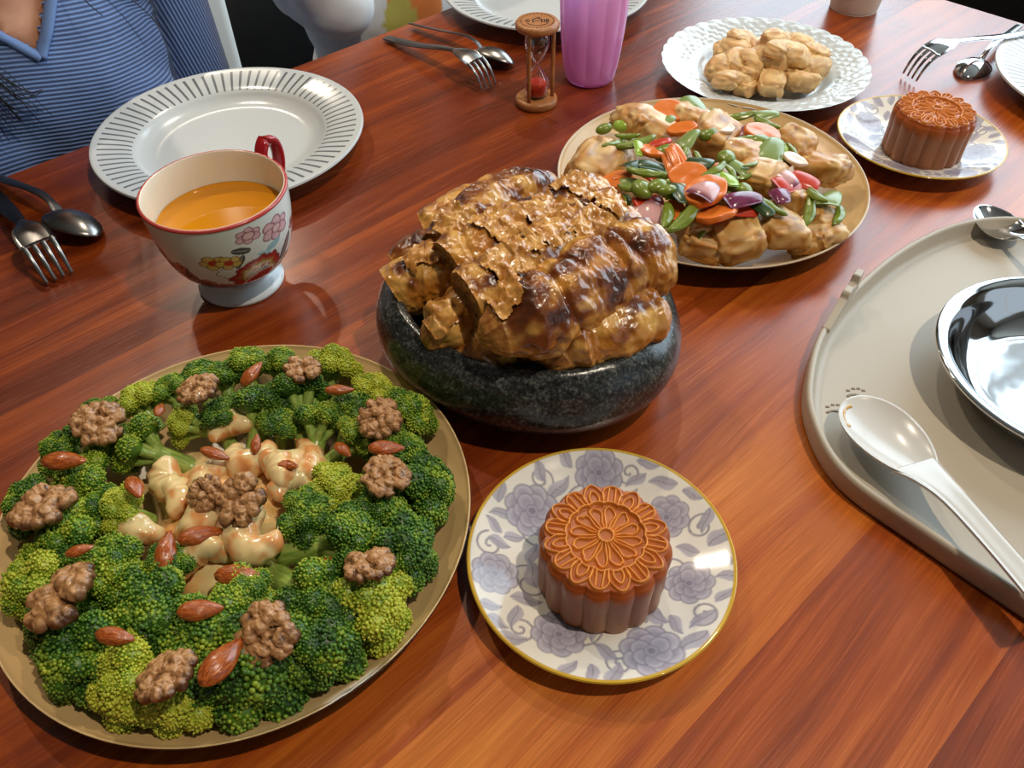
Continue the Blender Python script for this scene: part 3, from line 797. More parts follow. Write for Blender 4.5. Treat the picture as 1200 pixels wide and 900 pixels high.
# ------------------------------------------------------------------ hourglass, tumbler, mug
def hourglass():
    b = at(628.5, 121, 0); t = thing('hourglass', 'small wooden hourglass with red sand beside the pink tumbler', 'hourglass', b, (0, 0, .35))
    wd = NT('light_brown_turned_wood'); co = wd.n('TexCoord').outputs['Object']; f = wd.noise(wd.map(co, (30, 300, 60)), 1.5, 3)
    wd.set(Base_Color=wd.ramp(f, [(.3, S(150, 92, 48)), (.7, S(190, 128, 74))]), Roughness=.4); wd = wd.m
    r = .0222; hh = .0875
    disc = lambda z0, z1: [(0, z0), (r - .0015, z0), (r, z0 + .002), (r, z1 - .002), (r - .0018, z1), (r - .006, z1), (0, z1)]
    lathe('base', disc(0, .0085), 64, wd, t); lathe('cap', disc(hh - .0075, hh), 64, wd, t)
    for k in range(3):
        a = -2.25 + k * 2 * PI / 3 - .35 + .15
        V, F = tube_v([(.0165 * math.cos(a), .0165 * math.sin(a), z) for z in np.linspace(.008, hh - .007, 6)], .0021, 12); obj('post', mesh('post', V, F), wd, t)
    gl = NT('thin_clear_glass'); g = gl
    g.set(Base_Color=(1, 1, 1, 1), Roughness=.0, IOR=1.45); g.b.inputs['Transmission Weight'].default_value = 1.0
    bp = spl([(.0005, .0088), (.0105, .011), (.0125, .018), (.0118, .026), (.006, .037), (.0017, .0435), (.006, .050), (.0118, .061), (.0125, .069), (.0105, .076), (.0005, .0797)], 60)
    bi = bp.copy(); bi[:, 0] = np.maximum(bi[:, 0] - .0005, .0001); bi[0, 1] += .0006; bi[-1, 1] -= .0006
    bulb = lathe('bulb', np.concatenate([bp, bi[::-1], bp[:1]]), 40, g.m, t)
    t0, t = t, bulb
    lathe('sand', [(0, .0097), (.009, .0112), (.0112, .018), (.0108, .0235), (.006, .0262), (0, .0275)], 32, noisy('red_sand', [(.4, (190, 40, 14)), (.6, (226, 62, 24))], 900, .8), t, n=24)
    t = t0
    # burnt mark on the cap: ring of dashes, a little house and strokes beside it
    ink = plain('burnt_mark', (46, 26, 16), .7); Z = hh + .00025; parts = []
    def line(pts, w=.0006): parts.append(tube_v(np.array([(x, y, Z) for x, y in pts]), w, 4, .3))
    for k in range(26):
        a = k * 2 * PI / 26; line([(.0165 * math.cos(a + q), .0165 * math.sin(a + q)) for q in (0, .07, .14)], .0004)
    line([(.0115 * math.cos(a), .0115 * math.sin(a)) for a in np.linspace(3.6, 5.8, 14)], .0004)
    h = np.array([(-.0042, -.004), (-.0042, .0022), (-.0052, .0018), (0, .0068), (.0052, .0018), (.0042, .0022), (.0042, -.004)])
    for a, c in zip(h[:-1], h[1:]): line([a, (a + c) / 2, c], .0007)
    line([(.0016, .0046), (.0016, .0074), (.0028, .0074)], .0006)
    line([(-.0022, -.0012), (-.0008, .0008), (.0002, -.0012)], .0004); line([(.0010, .0008), (.0010, -.0012), (.0024, -.0012)], .0004)
    line([(.0072, -.0035), (.0072, 0), (.0072, .0030)], .0007)
    line([(.0092 + .0022 * math.cos(a), -.0003 + .0032 * math.sin(a)) for a in np.linspace(-1.6, 1.6, 8)], .0006); line([(.0092, -.0035), (.0092, 0), (.0092, .0030)], .0006)
    line([(-.0092 + .0022 * math.cos(a), .0002 + .0022 * math.sin(a)) for a in np.linspace(.6, 5.6, 12)], .0006)
    V, F = join(parts); obj('engraving', mesh('engraving', V, F), ink, t, rot=(0, 0, -.35))
hourglass()

def tumbler():
    b = at(691, 92, 0); hh = .098
    t = NT('pink_translucent_plastic'); t.set(Base_Color=S(240, 150, 222), Roughness=.22); t.b.inputs['Transmission Weight'].default_value = .3; t.b.inputs['Subsurface Weight'].default_value = .5
    t.b.inputs['Subsurface Scale'].default_value = .02; t.b.inputs['Subsurface Radius'].default_value = (1, .6, 1)
    prof = spl([(.0, .0015), (.022, .0010), (.0262, .003), (.0282, .010), (.0318, .035), (.0345, .065), (.0360, hh), (.0354, hh + .0004), (.0346, hh), (.0331, .065), (.0304, .035), (.0270, .012), (.023, .006), (0, .0055)], 90)
    n = 192; V, F = lathe_v(prof, n); a = np.arctan2(V[:, 1], V[:, 0]); z = V[:, 2]
    fl = 1 + .045 * (np.abs(np.cos(a * 6)) - .6) * smooth(.004, .02, z)
    V[:, :2] *= fl[:, None]; V[:, 2] += np.where(z > hh * .93, .0016 * np.abs(np.cos(a * 6)), 0)
    tag(obj('tumbler', mesh('tumbler', V, F), t.m, loc=b), 'pink translucent plastic tumbler with fluted sides beside the hourglass', 'cup')
tumbler()
lathe('mug', [(0, 0), (.026, 0), (.0285, .002), (.0298, .008), (.0345, .05), (.0375, .088), (.0368, .089), (.0355, .088), (.0325, .05), (.028, .010), (.02, .006), (0, .006)], 80, plain('matte_white_stoneware', (216, 204, 190), .45), n=70, loc=at(1000, 9, 0))
tag(bpy.data.objects['mug'], 'plain off-white mug with tapered sides beyond the embossed plate', 'cup')

# ------------------------------------------------------------------ stone bowl
BW = np.array([.012, .437, 0]); BA = math.radians(-24)
def stone_bowl():
    t = NT('speckled_black_granite'); co = t.coord(False)
    n1 = t.noise(co, 420, 3, .7); n2 = t.noise(co, 130, 4, .6)
    v = t.n('TexVoronoi', i_Scale=260.0); t.put(v.inputs['Vector'], co)
    f = t.math('ADD', t.math('MULTIPLY', n1, .7), t.math('MULTIPLY', n2, .35))
    c = t.ramp(f, [(.40, S(20, 21, 21)), (.54, S(48, 50, 49)), (.64, S(88, 90, 86)), (.78, S(156, 156, 148))])
    t.set(Base_Color=c, Roughness=t.math('MULTIPLY_ADD', n1, .25, .08)); t.bump(t.math('ADD', n1, n2), .25, .0008)
    prof = spl([(.001, 0), (.60, 0), (.74, .002), (.90, .012), (.99, .028), (1.0, .042), (.955, .056), (.885, .064), (.835, .066), (.80, .063), (.795, .056), (.80, .045), (.74, .025), (.5, .015), (.001, .013)], 90)
    n = 160; V, F = lathe_v(prof, n); a = np.arctan2(V[:, 1], V[:, 0])
    k = 1 + .025 * np.cos(2 * a + .6) + .02 * np.cos(3 * a + 1.2)
    V[:, 0] *= .108 * k; V[:, 1] *= .101 * k
    V += np.stack([V[:, 0] * 0, V[:, 0] * 0, .0015 * fbm(V * 25, 3) * (V[:, 2] > .03)], -1)
    tag(obj('stone_bowl', mesh('stone_bowl', V, F), t.m, loc=BW, rot=(0, 0, BA)), 'heavy oval speckled black stone bowl heaped with browned beancurd rolls', 'bowl')
stone_bowl()

# ------------------------------------------------------------------ beancurd rolls
ROLL_MAT = vcol('oily_fried_beancurd_skin', .24, bump=.6, bscale=330, bdist=.0009, noise=.4, nscale=170, Coat_Weight=.3, Coat_Roughness=.12)
FILL_MAT = noisy('minced_filling', [(.3, (96, 62, 32)), (.45, (172, 120, 66)), (.6, (206, 160, 96)), (.72, (214, 124, 40))], 320, .5, bump=.6, bscale=500, bdist=.0015)
def roll(label, a, b, r, seed, toast=.5, arch=.004, open0=True, open1=True, flaps=()):
    a, b = np.array(a), np.array(b); c = (a + b) / 2; d = b - a; L = np.linalg.norm(d)
    t = thing('beancurd_roll', label, 'beancurd roll', c)
    n, m = int(max(60, L * 1100)), 120
    s = np.linspace(0, 1, n)
    P = (a - c)[None] + d[None] * s[:, None]; P[:, 2] += arch * (1 - (2 * s - 1) ** 2)
    side = np.cross(d / L, [0, 0, 1]); P += side[None] * (.004 * np.sin(s * 5 + seed))[:, None]
    T, A, B = frames(P); th = np.arange(m) * 2 * PI / m
    nrm = np.cos(th)[None, :, None] * A[:, None] + np.sin(th)[None, :, None] * B[:, None]
    q = np.stack(np.broadcast_arrays(np.cos(th)[None] * r * 1.0, np.sin(th)[None] * r * 1.0, (s * L)[:, None]), -1)
    qs = q * np.array([1, 1, 1.0])
    rad = np.full((n, m), 1.0)
    rs = np.random.RandomState(seed); x = rs.uniform(.012, .02)
    while x < L - .008:                                   # crimps where the skin is drawn in
        wv = x + .0035 * np.sin(th * 1 + rs.uniform(0, 6)) + .002 * np.sin(th * 3 + rs.uniform(0, 6))
        dd = (s * L)[:, None] - wv[None]
        rad -= (.13 * np.exp(-(dd / .0016) ** 2) + .07 * np.exp(-(dd / .005) ** 2)) * (.55 + .45 * np.sin(th + rs.uniform(0, 6)))[None]
        x += rs.uniform(.017, .028)
    w1 = ridge(qs * 58, seed, 2); w2 = ridge(qs * 140, seed + 9, 2); w3 = ridge(qs * 330, seed + 13, 1)
    warp = perlin(qs * 36, seed + 4)
    rad += .095 * w1 * (.6 + .6 * np.clip(warp + .5, 0, 1)) + .030 * w2 + .016 * w3 + .09 * fbm(qs * 24, seed + 2, 2)
    endw = smooth(0, .10, s) * smooth(1, .90, s)
    ew = smooth(0, .16, s) if not open0 else .75 + .25 * smooth(0, .1, s); ew = ew * (smooth(1, .84, s) if not open1 else .75 + .25 * smooth(1, .9, s))
    rad *= (.58 + .42 * ew)[:, None]
    V = P[:, None] + nrm * (rad * r)[..., None] * np.array([1, 1, .93])
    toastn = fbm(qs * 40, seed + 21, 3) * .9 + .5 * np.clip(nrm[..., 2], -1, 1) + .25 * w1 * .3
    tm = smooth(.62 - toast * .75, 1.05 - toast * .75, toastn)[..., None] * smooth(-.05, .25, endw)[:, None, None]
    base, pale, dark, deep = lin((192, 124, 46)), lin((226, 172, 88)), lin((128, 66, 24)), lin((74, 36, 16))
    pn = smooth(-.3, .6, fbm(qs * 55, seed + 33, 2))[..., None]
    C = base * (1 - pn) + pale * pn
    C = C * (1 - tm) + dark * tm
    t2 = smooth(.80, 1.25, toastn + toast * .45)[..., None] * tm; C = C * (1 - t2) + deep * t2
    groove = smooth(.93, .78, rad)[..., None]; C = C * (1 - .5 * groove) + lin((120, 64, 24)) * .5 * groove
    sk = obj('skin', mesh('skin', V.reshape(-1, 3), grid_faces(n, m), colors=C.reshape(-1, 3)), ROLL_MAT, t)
    for e, op in ((0, open0), (-1, open1)):
        ring = V[e]; ctr = ring.mean(0); dirn = T[e] * (1 if e == 0 else -1)
        k = 10; FV = [ctr + (ring - ctr) * f + dirn * (-r * .45 * (1 - f * f) if not op else .003) for f in np.linspace(.99, .02, k)]
        FV[0] = ring
        FV = np.array(FV); FV[1:] += .0016 * perlin(FV[1:] * 230, seed)[..., None] * -dirn
        obj('filling' if op else 'end_fold', mesh('end', FV.reshape(-1, 3), grid_faces(k, m)), FILL_MAT if op else FOLD_MAT, t)
    for (fs, fa, fl, fw) in flaps:                        # loose crackly skin standing off the roll
        i = int(fs * (n - 1)); n1 = 30; uu, vv = np.meshgrid(np.linspace(-1, 1, n1), np.linspace(-1, 1, n1), indexing='ij')
        aa = fa + vv * fw / r * .5
        ii = np.clip(i + (uu * fl * .5 / L * n).astype(int), 0, n - 1)
        jj = (aa / (2 * PI) * m).astype(int) % m
        base_p = V[ii, jj]; nn = nrm[ii, jj]
        edge = np.hypot(uu, vv) + .40 * fbm(np.stack([uu * 1.3, vv * 1.3, uu * 0 + seed + fs * 5], -1), 3, 3)
        lift = .0010 + .004 * smooth(.2, 1.1, uu * .6 + vv * .5) + .0022 * ridge(np.stack([uu * 2.2, vv * 2.2, uu * 0 + seed + fs * 9], -1), 8, 2)
        SV = base_p + nn * np.maximum(lift, .0006)[..., None]
        SV = SV.reshape(-1, 3); top = SV; bot = SV - nn.reshape(-1, 3) * .0005
        gf = grid_faces(n1, n1, False); keep = np.array([(edge.ravel()[f] < .92).all() for f in gf]); gf = gf[keep]
        FF = np.concatenate([gf, gf[:, ::-1] + n1 * n1])
        obj('loose_skin', mesh('loose_skin', np.concatenate([top, bot]), FF), FLAP_MAT, sk)
    return t
FLAP_MAT = noisy('crackly_skin_flap', [(.3, (150, 88, 34)), (.5, (196, 138, 66)), (.7, (222, 172, 98))], 90, .2, bump=.5, bscale=240, bdist=.001, Coat_Weight=.4)
FOLD_MAT = noisy('tucked_skin_end', [(.3, (132, 74, 30)), (.7, (196, 140, 72))], 140, .3, bump=.6, bscale=300, bdist=.001)
roll('short pale beancurd roll lying behind the other rolls at the bowl rim', at(496, 268, .064), at(590, 238, .066), .0155, 1, .15)
roll('darkly toasted beancurd roll on the hourglass side of the pile', at(516, 296, .080), at(638, 216, .080), .0205, 2, .8, open1=False, flaps=((.12, 1.4, .03, .03),))
roll('crumbly beancurd roll at the bowl rim beside the teacup', at(470, 318, .060), at(560, 290, .070), .0165, 3, .8)
roll('beancurd roll with its cut filled end facing the broccoli', at(462, 346, .060), at(600, 300, .072), .0200, 4, .25, flaps=((.35, 1.6, .035, .03),))
roll('golden beancurd roll second from the toasted one, under loose crackly skin', at(530, 320, .086), at(700, 235, .086), .0215, 5, .15, flaps=((.3, 1.5, .04, .035), (.55, 1.2, .04, .03), (.8, 1.7, .035, .03)))
roll('golden beancurd roll wedged behind the large front roll', at(548, 352, .096), at(722, 262, .094), .0210, 6, .35, flaps=((.25, 1.3, .04, .035), (.5, 1.7, .04, .035), (.7, 1.2, .035, .03), (.92, 1.5, .03, .03)))
roll('large browned beancurd roll lying on top at the front of the bowl', at(580, 385, .092), at(768, 304, .088), .0265, 7, .60, open0=False, flaps=((.09, 1.9, .035, .04), (.15, 2.6, .03, .03)))
roll('short beancurd roll with a tattered end over the bowl front', at(505, 392, .066), at(600, 352, .070), .0180, 8, .2, open0=False, flaps=((.1, 1.4, .03, .03),))
roll('flattened beancurd roll half hidden under the large browned roll', at(545, 418, .058), at(660, 392, .060), .0165, 9, .3, open0=False)
roll('crimped beancurd roll sitting low against the moon-plate side of the rim', at(652, 420, .066), at(752, 362, .070), .0215, 10, .5, open0=False)
roll('beancurd roll end poking out towards the stir-fry plate', at(660, 292, .068), at(742, 268, .076), .0165, 11, .2)
roll('lower beancurd roll bedded under the golden rolls', at(520, 350, .045), at(720, 290, .050), .022, 12, .3)

# ------------------------------------------------------------------ broccoli plate
rs0 = np.random.RandomState(11)
def broccoli_variant(seed):
    """crown (unit radius, dome towards +z, base at z=0) of many tiny buds, and a branching stem below it"""
    rs = np.random.RandomState(seed); bv, bf = ico(1)
    lobes = [(np.array([0, 0, .42]), .52)]
    for k in range(6):
        a = k * PI / 3 + rs.uniform(-.25, .25); e = rs.uniform(.62, .72)
        lobes.append((np.array([e * math.cos(a), e * math.sin(a), .18 + rs.uniform(-.06, .12)]), rs.uniform(.34, .42)))
    for k in range(4):
        a = k * PI / 2 + rs.uniform(-.3, .3); lobes.append((np.array([.34 * math.cos(a), .34 * math.sin(a), .52 + rs.uniform(-.05, .08)]), rs.uniform(.30, .38)))
    Vb, Fb, Cb, k0 = [], [], [], 0
    gold = PI * (3 - 5 ** .5)
    for li, (c, r) in enumerate(lobes):
        n = int(300 * (r / .4) ** 2)
        i = np.arange(n); zz = 1 - 2 * (i + .5) / n; aa = i * gold + rs.uniform(0, 6)
        d = np.stack([np.sqrt(1 - zz * zz) * np.cos(aa), np.sqrt(1 - zz * zz) * np.sin(aa), zz], -1)
        d += rs.normal(0, .06, d.shape); d /= np.linalg.norm(d, axis=1)[:, None]
        p = c + d * r * (1 + .05 * rs.normal(size=(n, 1)))
        ok = p[:, 2] > -.12 - .0 * r
        for c2, r2 in lobes:
            if c2 is c: continue
            ok &= np.linalg.norm(p - c2, axis=1) > r2 * .90
        for q, dd in zip(p[ok], d[ok]):
            s = r * rs.uniform(.075, .125)
            Vb.append(bv * s * np.array([1, 1, 1]) + q); Fb.append(bf + k0); k0 += len(bv)
            y = rs.uniform(0, 1)
            Cb.append(np.full(len(bv), y))
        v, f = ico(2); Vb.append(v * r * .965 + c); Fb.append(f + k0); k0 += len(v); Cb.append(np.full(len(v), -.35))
    crown = mesh('crown', np.concatenate(Vb), np.concatenate(Fb), True, attrs={'bud': np.concatenate(Cb)})
    parts = [tube_v(spl([(0, 0, .35), (0, 0, 0), (.03, .02, -.5), (.06, .03, -1.15)], 14), np.linspace(.24, .30, 14), 12)]
    for c, r in lobes[1:7]:
        parts.append(tube_v(spl([(0, 0, -.45), c * np.array([.45, .45, 0]) + np.array([0, 0, -.15]), c], 8), np.linspace(.15, .13, 8), 8))
    V, F = join(parts); stem = mesh('stem', V, F)
    return crown, stem
def broc_mats():
    t = NT('broccoli_buds'); bud = t.attr('bud'); tone = t.attr('tone', 'OBJECT')
    co = t.coord(True); n = t.noise(co, 1.6, 2)
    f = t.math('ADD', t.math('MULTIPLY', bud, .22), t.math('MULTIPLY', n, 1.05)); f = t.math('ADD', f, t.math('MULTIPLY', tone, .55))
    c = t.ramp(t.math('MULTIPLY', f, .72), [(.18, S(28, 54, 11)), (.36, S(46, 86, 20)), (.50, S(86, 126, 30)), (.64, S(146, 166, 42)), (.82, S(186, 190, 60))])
    t.set(Base_Color=c, Roughness=.42, Subsurface_Weight=.1, Subsurface_Scale=.002)
    s = NT('broccoli_stem'); co = s.coord(True); f = s.noise(s.map(co, (4, 4, .8)), 3, 3)
    s.set(Base_Color=s.ramp(f, [(.3, S(104, 138, 48)), (.7, S(172, 188, 98))]), Roughness=.3, Subsurface_Weight=.2, Subsurface_Scale=.004)
    return t.m, s.m
BUD, STEM = broc_mats()
BV = []
for k in range(5):
    c, s = broccoli_variant(40 + k); c.materials.append(BUD); s.materials.append(STEM); BV.append((c, s))
# (px, py, radius px, tone, tilt, stem direction override)
FLOR = [(161, 468, 29, .95, 50, None), (108, 484, 27, .2, 55, None), (58, 524, 30, .25, 55, None), (155, 521, 33, .35, 40, (215, 548)), (214, 497, 25, .8, 50, (250, 515)),
        (236, 440, 30, .1, 45, None), (262, 484, 29, .05, 40, None), (292, 424, 30, .4, 50, None), (92, 562, 36, .35, 40, None), (24, 592, 32, .15, 60, None),
        (72, 632, 37, .3, 40, None), (138, 594, 28, .75, 30, None), (34, 686, 38, .65, 55, None), (130, 668, 36, .25, 30, None), (180, 725, 43, .2, 28, None),
        (246, 745, 42, .25, 28, None), (70, 786, 44, .15, 50, None), (134, 778, 32, .7, 35, None), (139, 834, 37, .85, 50, None), (199, 832, 36, 1.0, 50, None),
        (302, 790, 50, .15, 40, None), (391, 770, 42, .1, 45, None), (372, 706, 40, .25, 25, (322, 672)), (448, 718, 42, .85, 45, None), (478, 645, 38, .05, 50, None),
        (418, 632, 37, .15, 30, (345, 655)), (364, 604, 33, .15, 20, None), (397, 570, 32, .9, 25, None), (517, 568, 40, .15, 60, (452, 590)), (478, 528, 30, .2, 50, None),
        (487, 480, 32, .4, 55, None), (440, 455, 29, .95, 45, None), (395, 422, 32, .8, 50, None), (348, 456, 36, .05, 35, (362, 520)), (378, 490, 30, .3, 35, (372, 535)),
        (308, 474, 36, .1, 35, (305, 520)), (330, 424, 29, .35, 50, None), (288, 700, 29, .35, 20, None), (230, 800, 34, .15, 45, None), (420, 512, 26, .6, 35, (400, 540)), (60, 735, 34, .2, 45, None), (195, 665, 26, .2, 25, None), (120, 525, 24, .4, 45, None), (200, 455, 26, .3, 50, None), (262, 440, 26, .2, 50, None), (420, 475, 28, .3, 35, None), (455, 500, 26, .15, 45, None), (110, 600, 28, .2, 35, None), (340, 745, 34, .2, 30, None), (450, 600, 30, .15, 40, None), (330, 495, 26, .15, 30, None), (95, 690, 32, .3, 35, None)]
def frame_from_z(zdir, spin):
    z = np.array(zdir, float); z /= np.linalg.norm(z)
    x = np.cross([0, 0, 1], z)
    if np.linalg.norm(x) < 1e-3: x = np.array([1., 0, 0])
    x /= np.linalg.norm(x); y = np.cross(z, x)
    c, s = math.cos(spin), math.sin(spin); X = c * x + s * y; Y = -s * x + c * y
    return Matrix(((X[0], Y[0], z[0]), (X[1], Y[1], z[1]), (X[2], Y[2], z[2])))
PC = np.array([BC[0], BC[1], 0])
for k, (px, py, rp, tone, tilt, sd) in enumerate(FLOR):
    dctr = np.hypot(*(at(px, py, .02)[:2] - PC[:2]))
    zc = .034 + .012 * (1 - min(dctr / .12, 1)) + random.uniform(-.002, .003)
    c = at(px, py, zc); r = rp * .00047 * 1.26
    out = c - PC; out[2] = 0; dn = np.linalg.norm(out) + 1e-9; out /= dn
    if dn > .138 - r * .9: c[:2] = PC[:2] + out[:2] * (.138 - r * .9)
    if sd is not None:
        q = at(sd[0], sd[1], .022); out = c - q; out[2] = 0; out /= np.linalg.norm(out)
    tl = math.radians(tilt if sd is None else 70)
    zd = out * math.sin(tl) + np.array([0, 0, math.cos(tl)])
    lab = ('yellow-green broccoli floret in the ring around the creamy prawns', 'broad yellowish florets') if tone > .6 else (('broccoli floret whose pale stem points at the creamy prawns', 'florets with bared stems') if sd is not None else ('dark green broccoli floret in the ring around the creamy prawns', 'dark florets of the ring'))
    t = thing('broccoli_floret', lab[0], 'broccoli', c - zd * r * .30, group=lab[1])
    t.rotation_euler = frame_from_z(zd, random.uniform(0, 6)).to_euler()
    cm, sm = BV[k % 5]
    o = obj('crown', cm, None, t, scale=(r, r, r * .92)); o['tone'] = tone
    obj('stem', sm, None, t, scale=(r * 1.2, r * 1.2, r * 1.6) if sd is not None else (r, r, r))

# walnuts
def walnut_mesh(seed):
    rs = np.random.RandomState(seed + 60); parts = [ell((0, 0, -.05), (.42, .55, .22))]
    for sx in (-1, 1):
        for k in range(7):
            a = -1.75 + k * .58 + rs.uniform(-.15, .15); q = rs.uniform(.50, .62)
            c = np.array([sx * (.30 + q * math.cos(a) * .62), q * math.sin(a) * 1.1, rs.uniform(-.06, .12)])
            d = np.array([sx * math.cos(a + rs.uniform(-.5, .5)), math.sin(a), rs.uniform(-.2, .3)]) * .17
            w = rs.uniform(.20, .27); parts.append(caps(c - d, c + d, w, w * .9))
        for k in range(3):
            c = np.array([sx * rs.uniform(.22, .42), -.4 + k * .4 + rs.uniform(-.08, .08), rs.uniform(.16, .28)])
            d = np.array([rs.uniform(-.16, .16), rs.uniform(-.14, .14), .02]); w = rs.uniform(.17, .23); parts.append(caps(c - d, c + d, w, w))
    P, Nn, Q = remeshed(parts, .035, 5); P = P + Nn * (.05 * ridge(P * 3.2, seed, 2) + .02 * fbm(P * 9, seed + 2))[:, None]
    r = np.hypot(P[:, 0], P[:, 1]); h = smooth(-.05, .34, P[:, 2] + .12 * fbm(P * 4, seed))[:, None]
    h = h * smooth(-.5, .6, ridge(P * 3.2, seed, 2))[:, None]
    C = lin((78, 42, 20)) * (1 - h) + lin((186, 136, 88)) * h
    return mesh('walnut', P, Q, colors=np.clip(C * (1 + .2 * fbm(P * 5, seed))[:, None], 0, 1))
WM = vcol('candied_walnut', .28, bump=.2, bscale=500, noise=.25, nscale=200, Coat_Weight=.3)
WMESH = [walnut_mesh(k) for k in range(4)]
for m in WMESH: m.materials.append(WM)
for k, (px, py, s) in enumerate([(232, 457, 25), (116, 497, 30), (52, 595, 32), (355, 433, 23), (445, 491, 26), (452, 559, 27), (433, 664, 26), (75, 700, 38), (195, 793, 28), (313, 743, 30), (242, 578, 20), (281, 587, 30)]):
    zc = .0555 if k < 10 else .054
    r = s * .00047 * 1.08
    ctr = k >= 10
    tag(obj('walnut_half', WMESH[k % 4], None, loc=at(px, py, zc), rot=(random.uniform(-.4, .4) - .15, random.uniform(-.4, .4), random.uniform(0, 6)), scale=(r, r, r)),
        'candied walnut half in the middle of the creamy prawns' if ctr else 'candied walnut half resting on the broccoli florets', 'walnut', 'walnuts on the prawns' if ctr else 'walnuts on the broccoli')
# almonds
def almond_mesh(seed):
    v, f = ico(4); x, y, z = v.T
    w = 1 - .38 * smooth(-.3, 1, x)
    V = np.stack([x * 1.0, y * .50 * w, z * .36 * w], -1)
    V *= (1 + .05 * perlin(np.stack([x * 1.5, y * 9, z * 9], -1), seed) + .03 * fbm(v * 3, seed))[:, None]
    return mesh('almond', V, f)
AM = NT('glossy_roasted_almond'); _co = AM.coord(True); _f = AM.noise(AM.map(_co, (1, 9, 9)), 1.6, 3)
AM.set(Base_Color=AM.ramp(_f, [(.3, S(110, 46, 14)), (.55, S(168, 84, 32)), (.75, S(196, 116, 56))]), Roughness=.2, Coat_Weight=.4); AM.bump(AM.noise(AM.map(_co, (1, 10, 10)), 2, 3), .4, .0006)
AMESH = [almond_mesh(k) for k in range(3)]
for m in AMESH: m.materials.append(AM.m)
for k, (px, py, ang, ln, ctr) in enumerate([(295, 438, 42, 40, 0), (187, 480, 75, 26, 0), (75, 540, 0, 52, 0), (158, 571, -65, 42, 0), (93, 645, 12, 30, 0), (195, 645, 75, 46, 1), (252, 532, -12, 37, 1), (300, 520, 78, 27, 1), (333, 546, -12, 38, 1),
        (235, 627, 20, 48, 1), (280, 675, 0, 50, 1), (367, 670, 35, 48, 0), (398, 457, 6, 36, 0), (453, 525, 5, 42, 0), (402, 527, -45, 32, 0), (235, 715, 12, 44, 0), (135, 746, -5, 38, 0), (260, 775, 50, 56, 0)]):
    zc = .047 if ctr else (.057 if py > 400 else .05)
    if (px, py) in ((402, 527), (367, 670)): zc = .045
    r = ln * .00047 * .54
    tag(obj('almond', AMESH[k % 3], None, loc=at(px, py, zc), rot=(random.uniform(-.5, .5), random.uniform(-.25, .25), yaw_px(px, py, ang)), scale=(r, r, r)),
        'glossy roasted almond stuck in the creamy prawn sauce' if ctr else 'glossy roasted almond lying on the broccoli', 'almond', 'almonds in the sauce' if ctr else 'almonds on the broccoli')

# creamy prawns and sauce
def prawn_mesh(seed, turn=3.6):
    rs = np.random.RandomState(seed); n, m = 60, 28; s = np.linspace(0, 1, n)
    a = s * turn; R0 = .62
    P = np.stack([R0 * np.cos(a), R0 * np.sin(a), .08 * np.sin(s * 5 + seed)], -1)
    rad = .62 * np.sqrt(np.clip(np.sin(np.clip(s * 1.02 + .02, 0, 1) * PI), 0, 1)) * (1 - .22 * s) + .02
    V, F = tube_v(P, rad, m)
    V = V * (1 + .022 * np.sin(np.repeat(s, m) * 38))[:, None]
    V += V * (.10 * fbm(V * 1.6, seed, 2))[:, None]
    orange, cream = lin((224, 154, 92)), lin((238, 212, 156))
    f = smooth(-.25, .35, fbm(V * 1.5, seed + 3, 3) + .5 * V[:, 2])[:, None]
    C = orange * (1 - f) + cream * f
    return mesh('prawn', V, F, colors=C)
PM = vcol('mayonnaise_coated_prawn', .18, noise=.08, nscale=60, Subsurface_Weight=.3, Subsurface_Scale=.006, Coat_Weight=.3)
PMESH = [prawn_mesh(k, t) for k, t in enumerate((3.4, 4.2, 2.8, 4.8))]
for m in PMESH: m.materials.append(PM)
for k, (px, py, s, zc, yaw) in enumerate([(270, 508, 32, .036, 20), (337, 530, 40, .036, 200), (212, 556, 36, .035, 120), (258, 560, 34, .036, 60), (178, 612, 32, .032, 150), (222, 604, 36, .037, 250), (312, 562, 36, .038, 320), (305, 622, 38, .044, 90), (232, 662, 38, .038, 30), (345, 575, 28, .036, 10), (270, 625, 32, .034, 190), (295, 530, 34, .034, 140), (190, 585, 34, .034, 300), (350, 548, 30, .034, 240)]):
    r = s * .00046 * 1.05
    tag(obj('prawn', PMESH[k % 4], None, loc=at(px, py, zc), rot=(random.uniform(-.35, .35), random.uniform(-.35, .35), math.radians(yaw)), scale=(r, r, r)),
        'curled prawn coated in pale creamy sauce inside the broccoli ring', 'prawn', 'creamy prawns')
def sauce():
    n, m = 60, 120; c = at(262, 590, .03); V = []
    for i, q in enumerate(np.linspace(0, 1, n)):
        a = np.arange(m) * 2 * PI / m
        edge = .060 * (1 + .16 * np.sin(a * 3 + .5) + .12 * np.sin(a * 5 + 2))
        x, y = edge * q * np.cos(a) * .98, edge * q * np.sin(a) * 1.05
        z = .0045 + .0285 * (1 - q ** 2.6) ** .8 + .006 * fbm(np.stack([x * 55, y * 55, x * 0], -1), 5, 2) * (1 - q ** 4)
        V.append(np.stack([x + c[0], y + c[1], z], -1))
    V = np.concatenate(V); f = smooth(-.5, .5, fbm(V * 60, 4))[:, None]
    C = lin((232, 176, 108)) * (1 - f) + lin((242, 214, 152)) * f
    tag(obj('cream_sauce', mesh('cream_sauce', V, grid_faces(n, m), colors=C), PM), 'pool of pale creamy sauce under the prawns', 'sauce')
sauce()

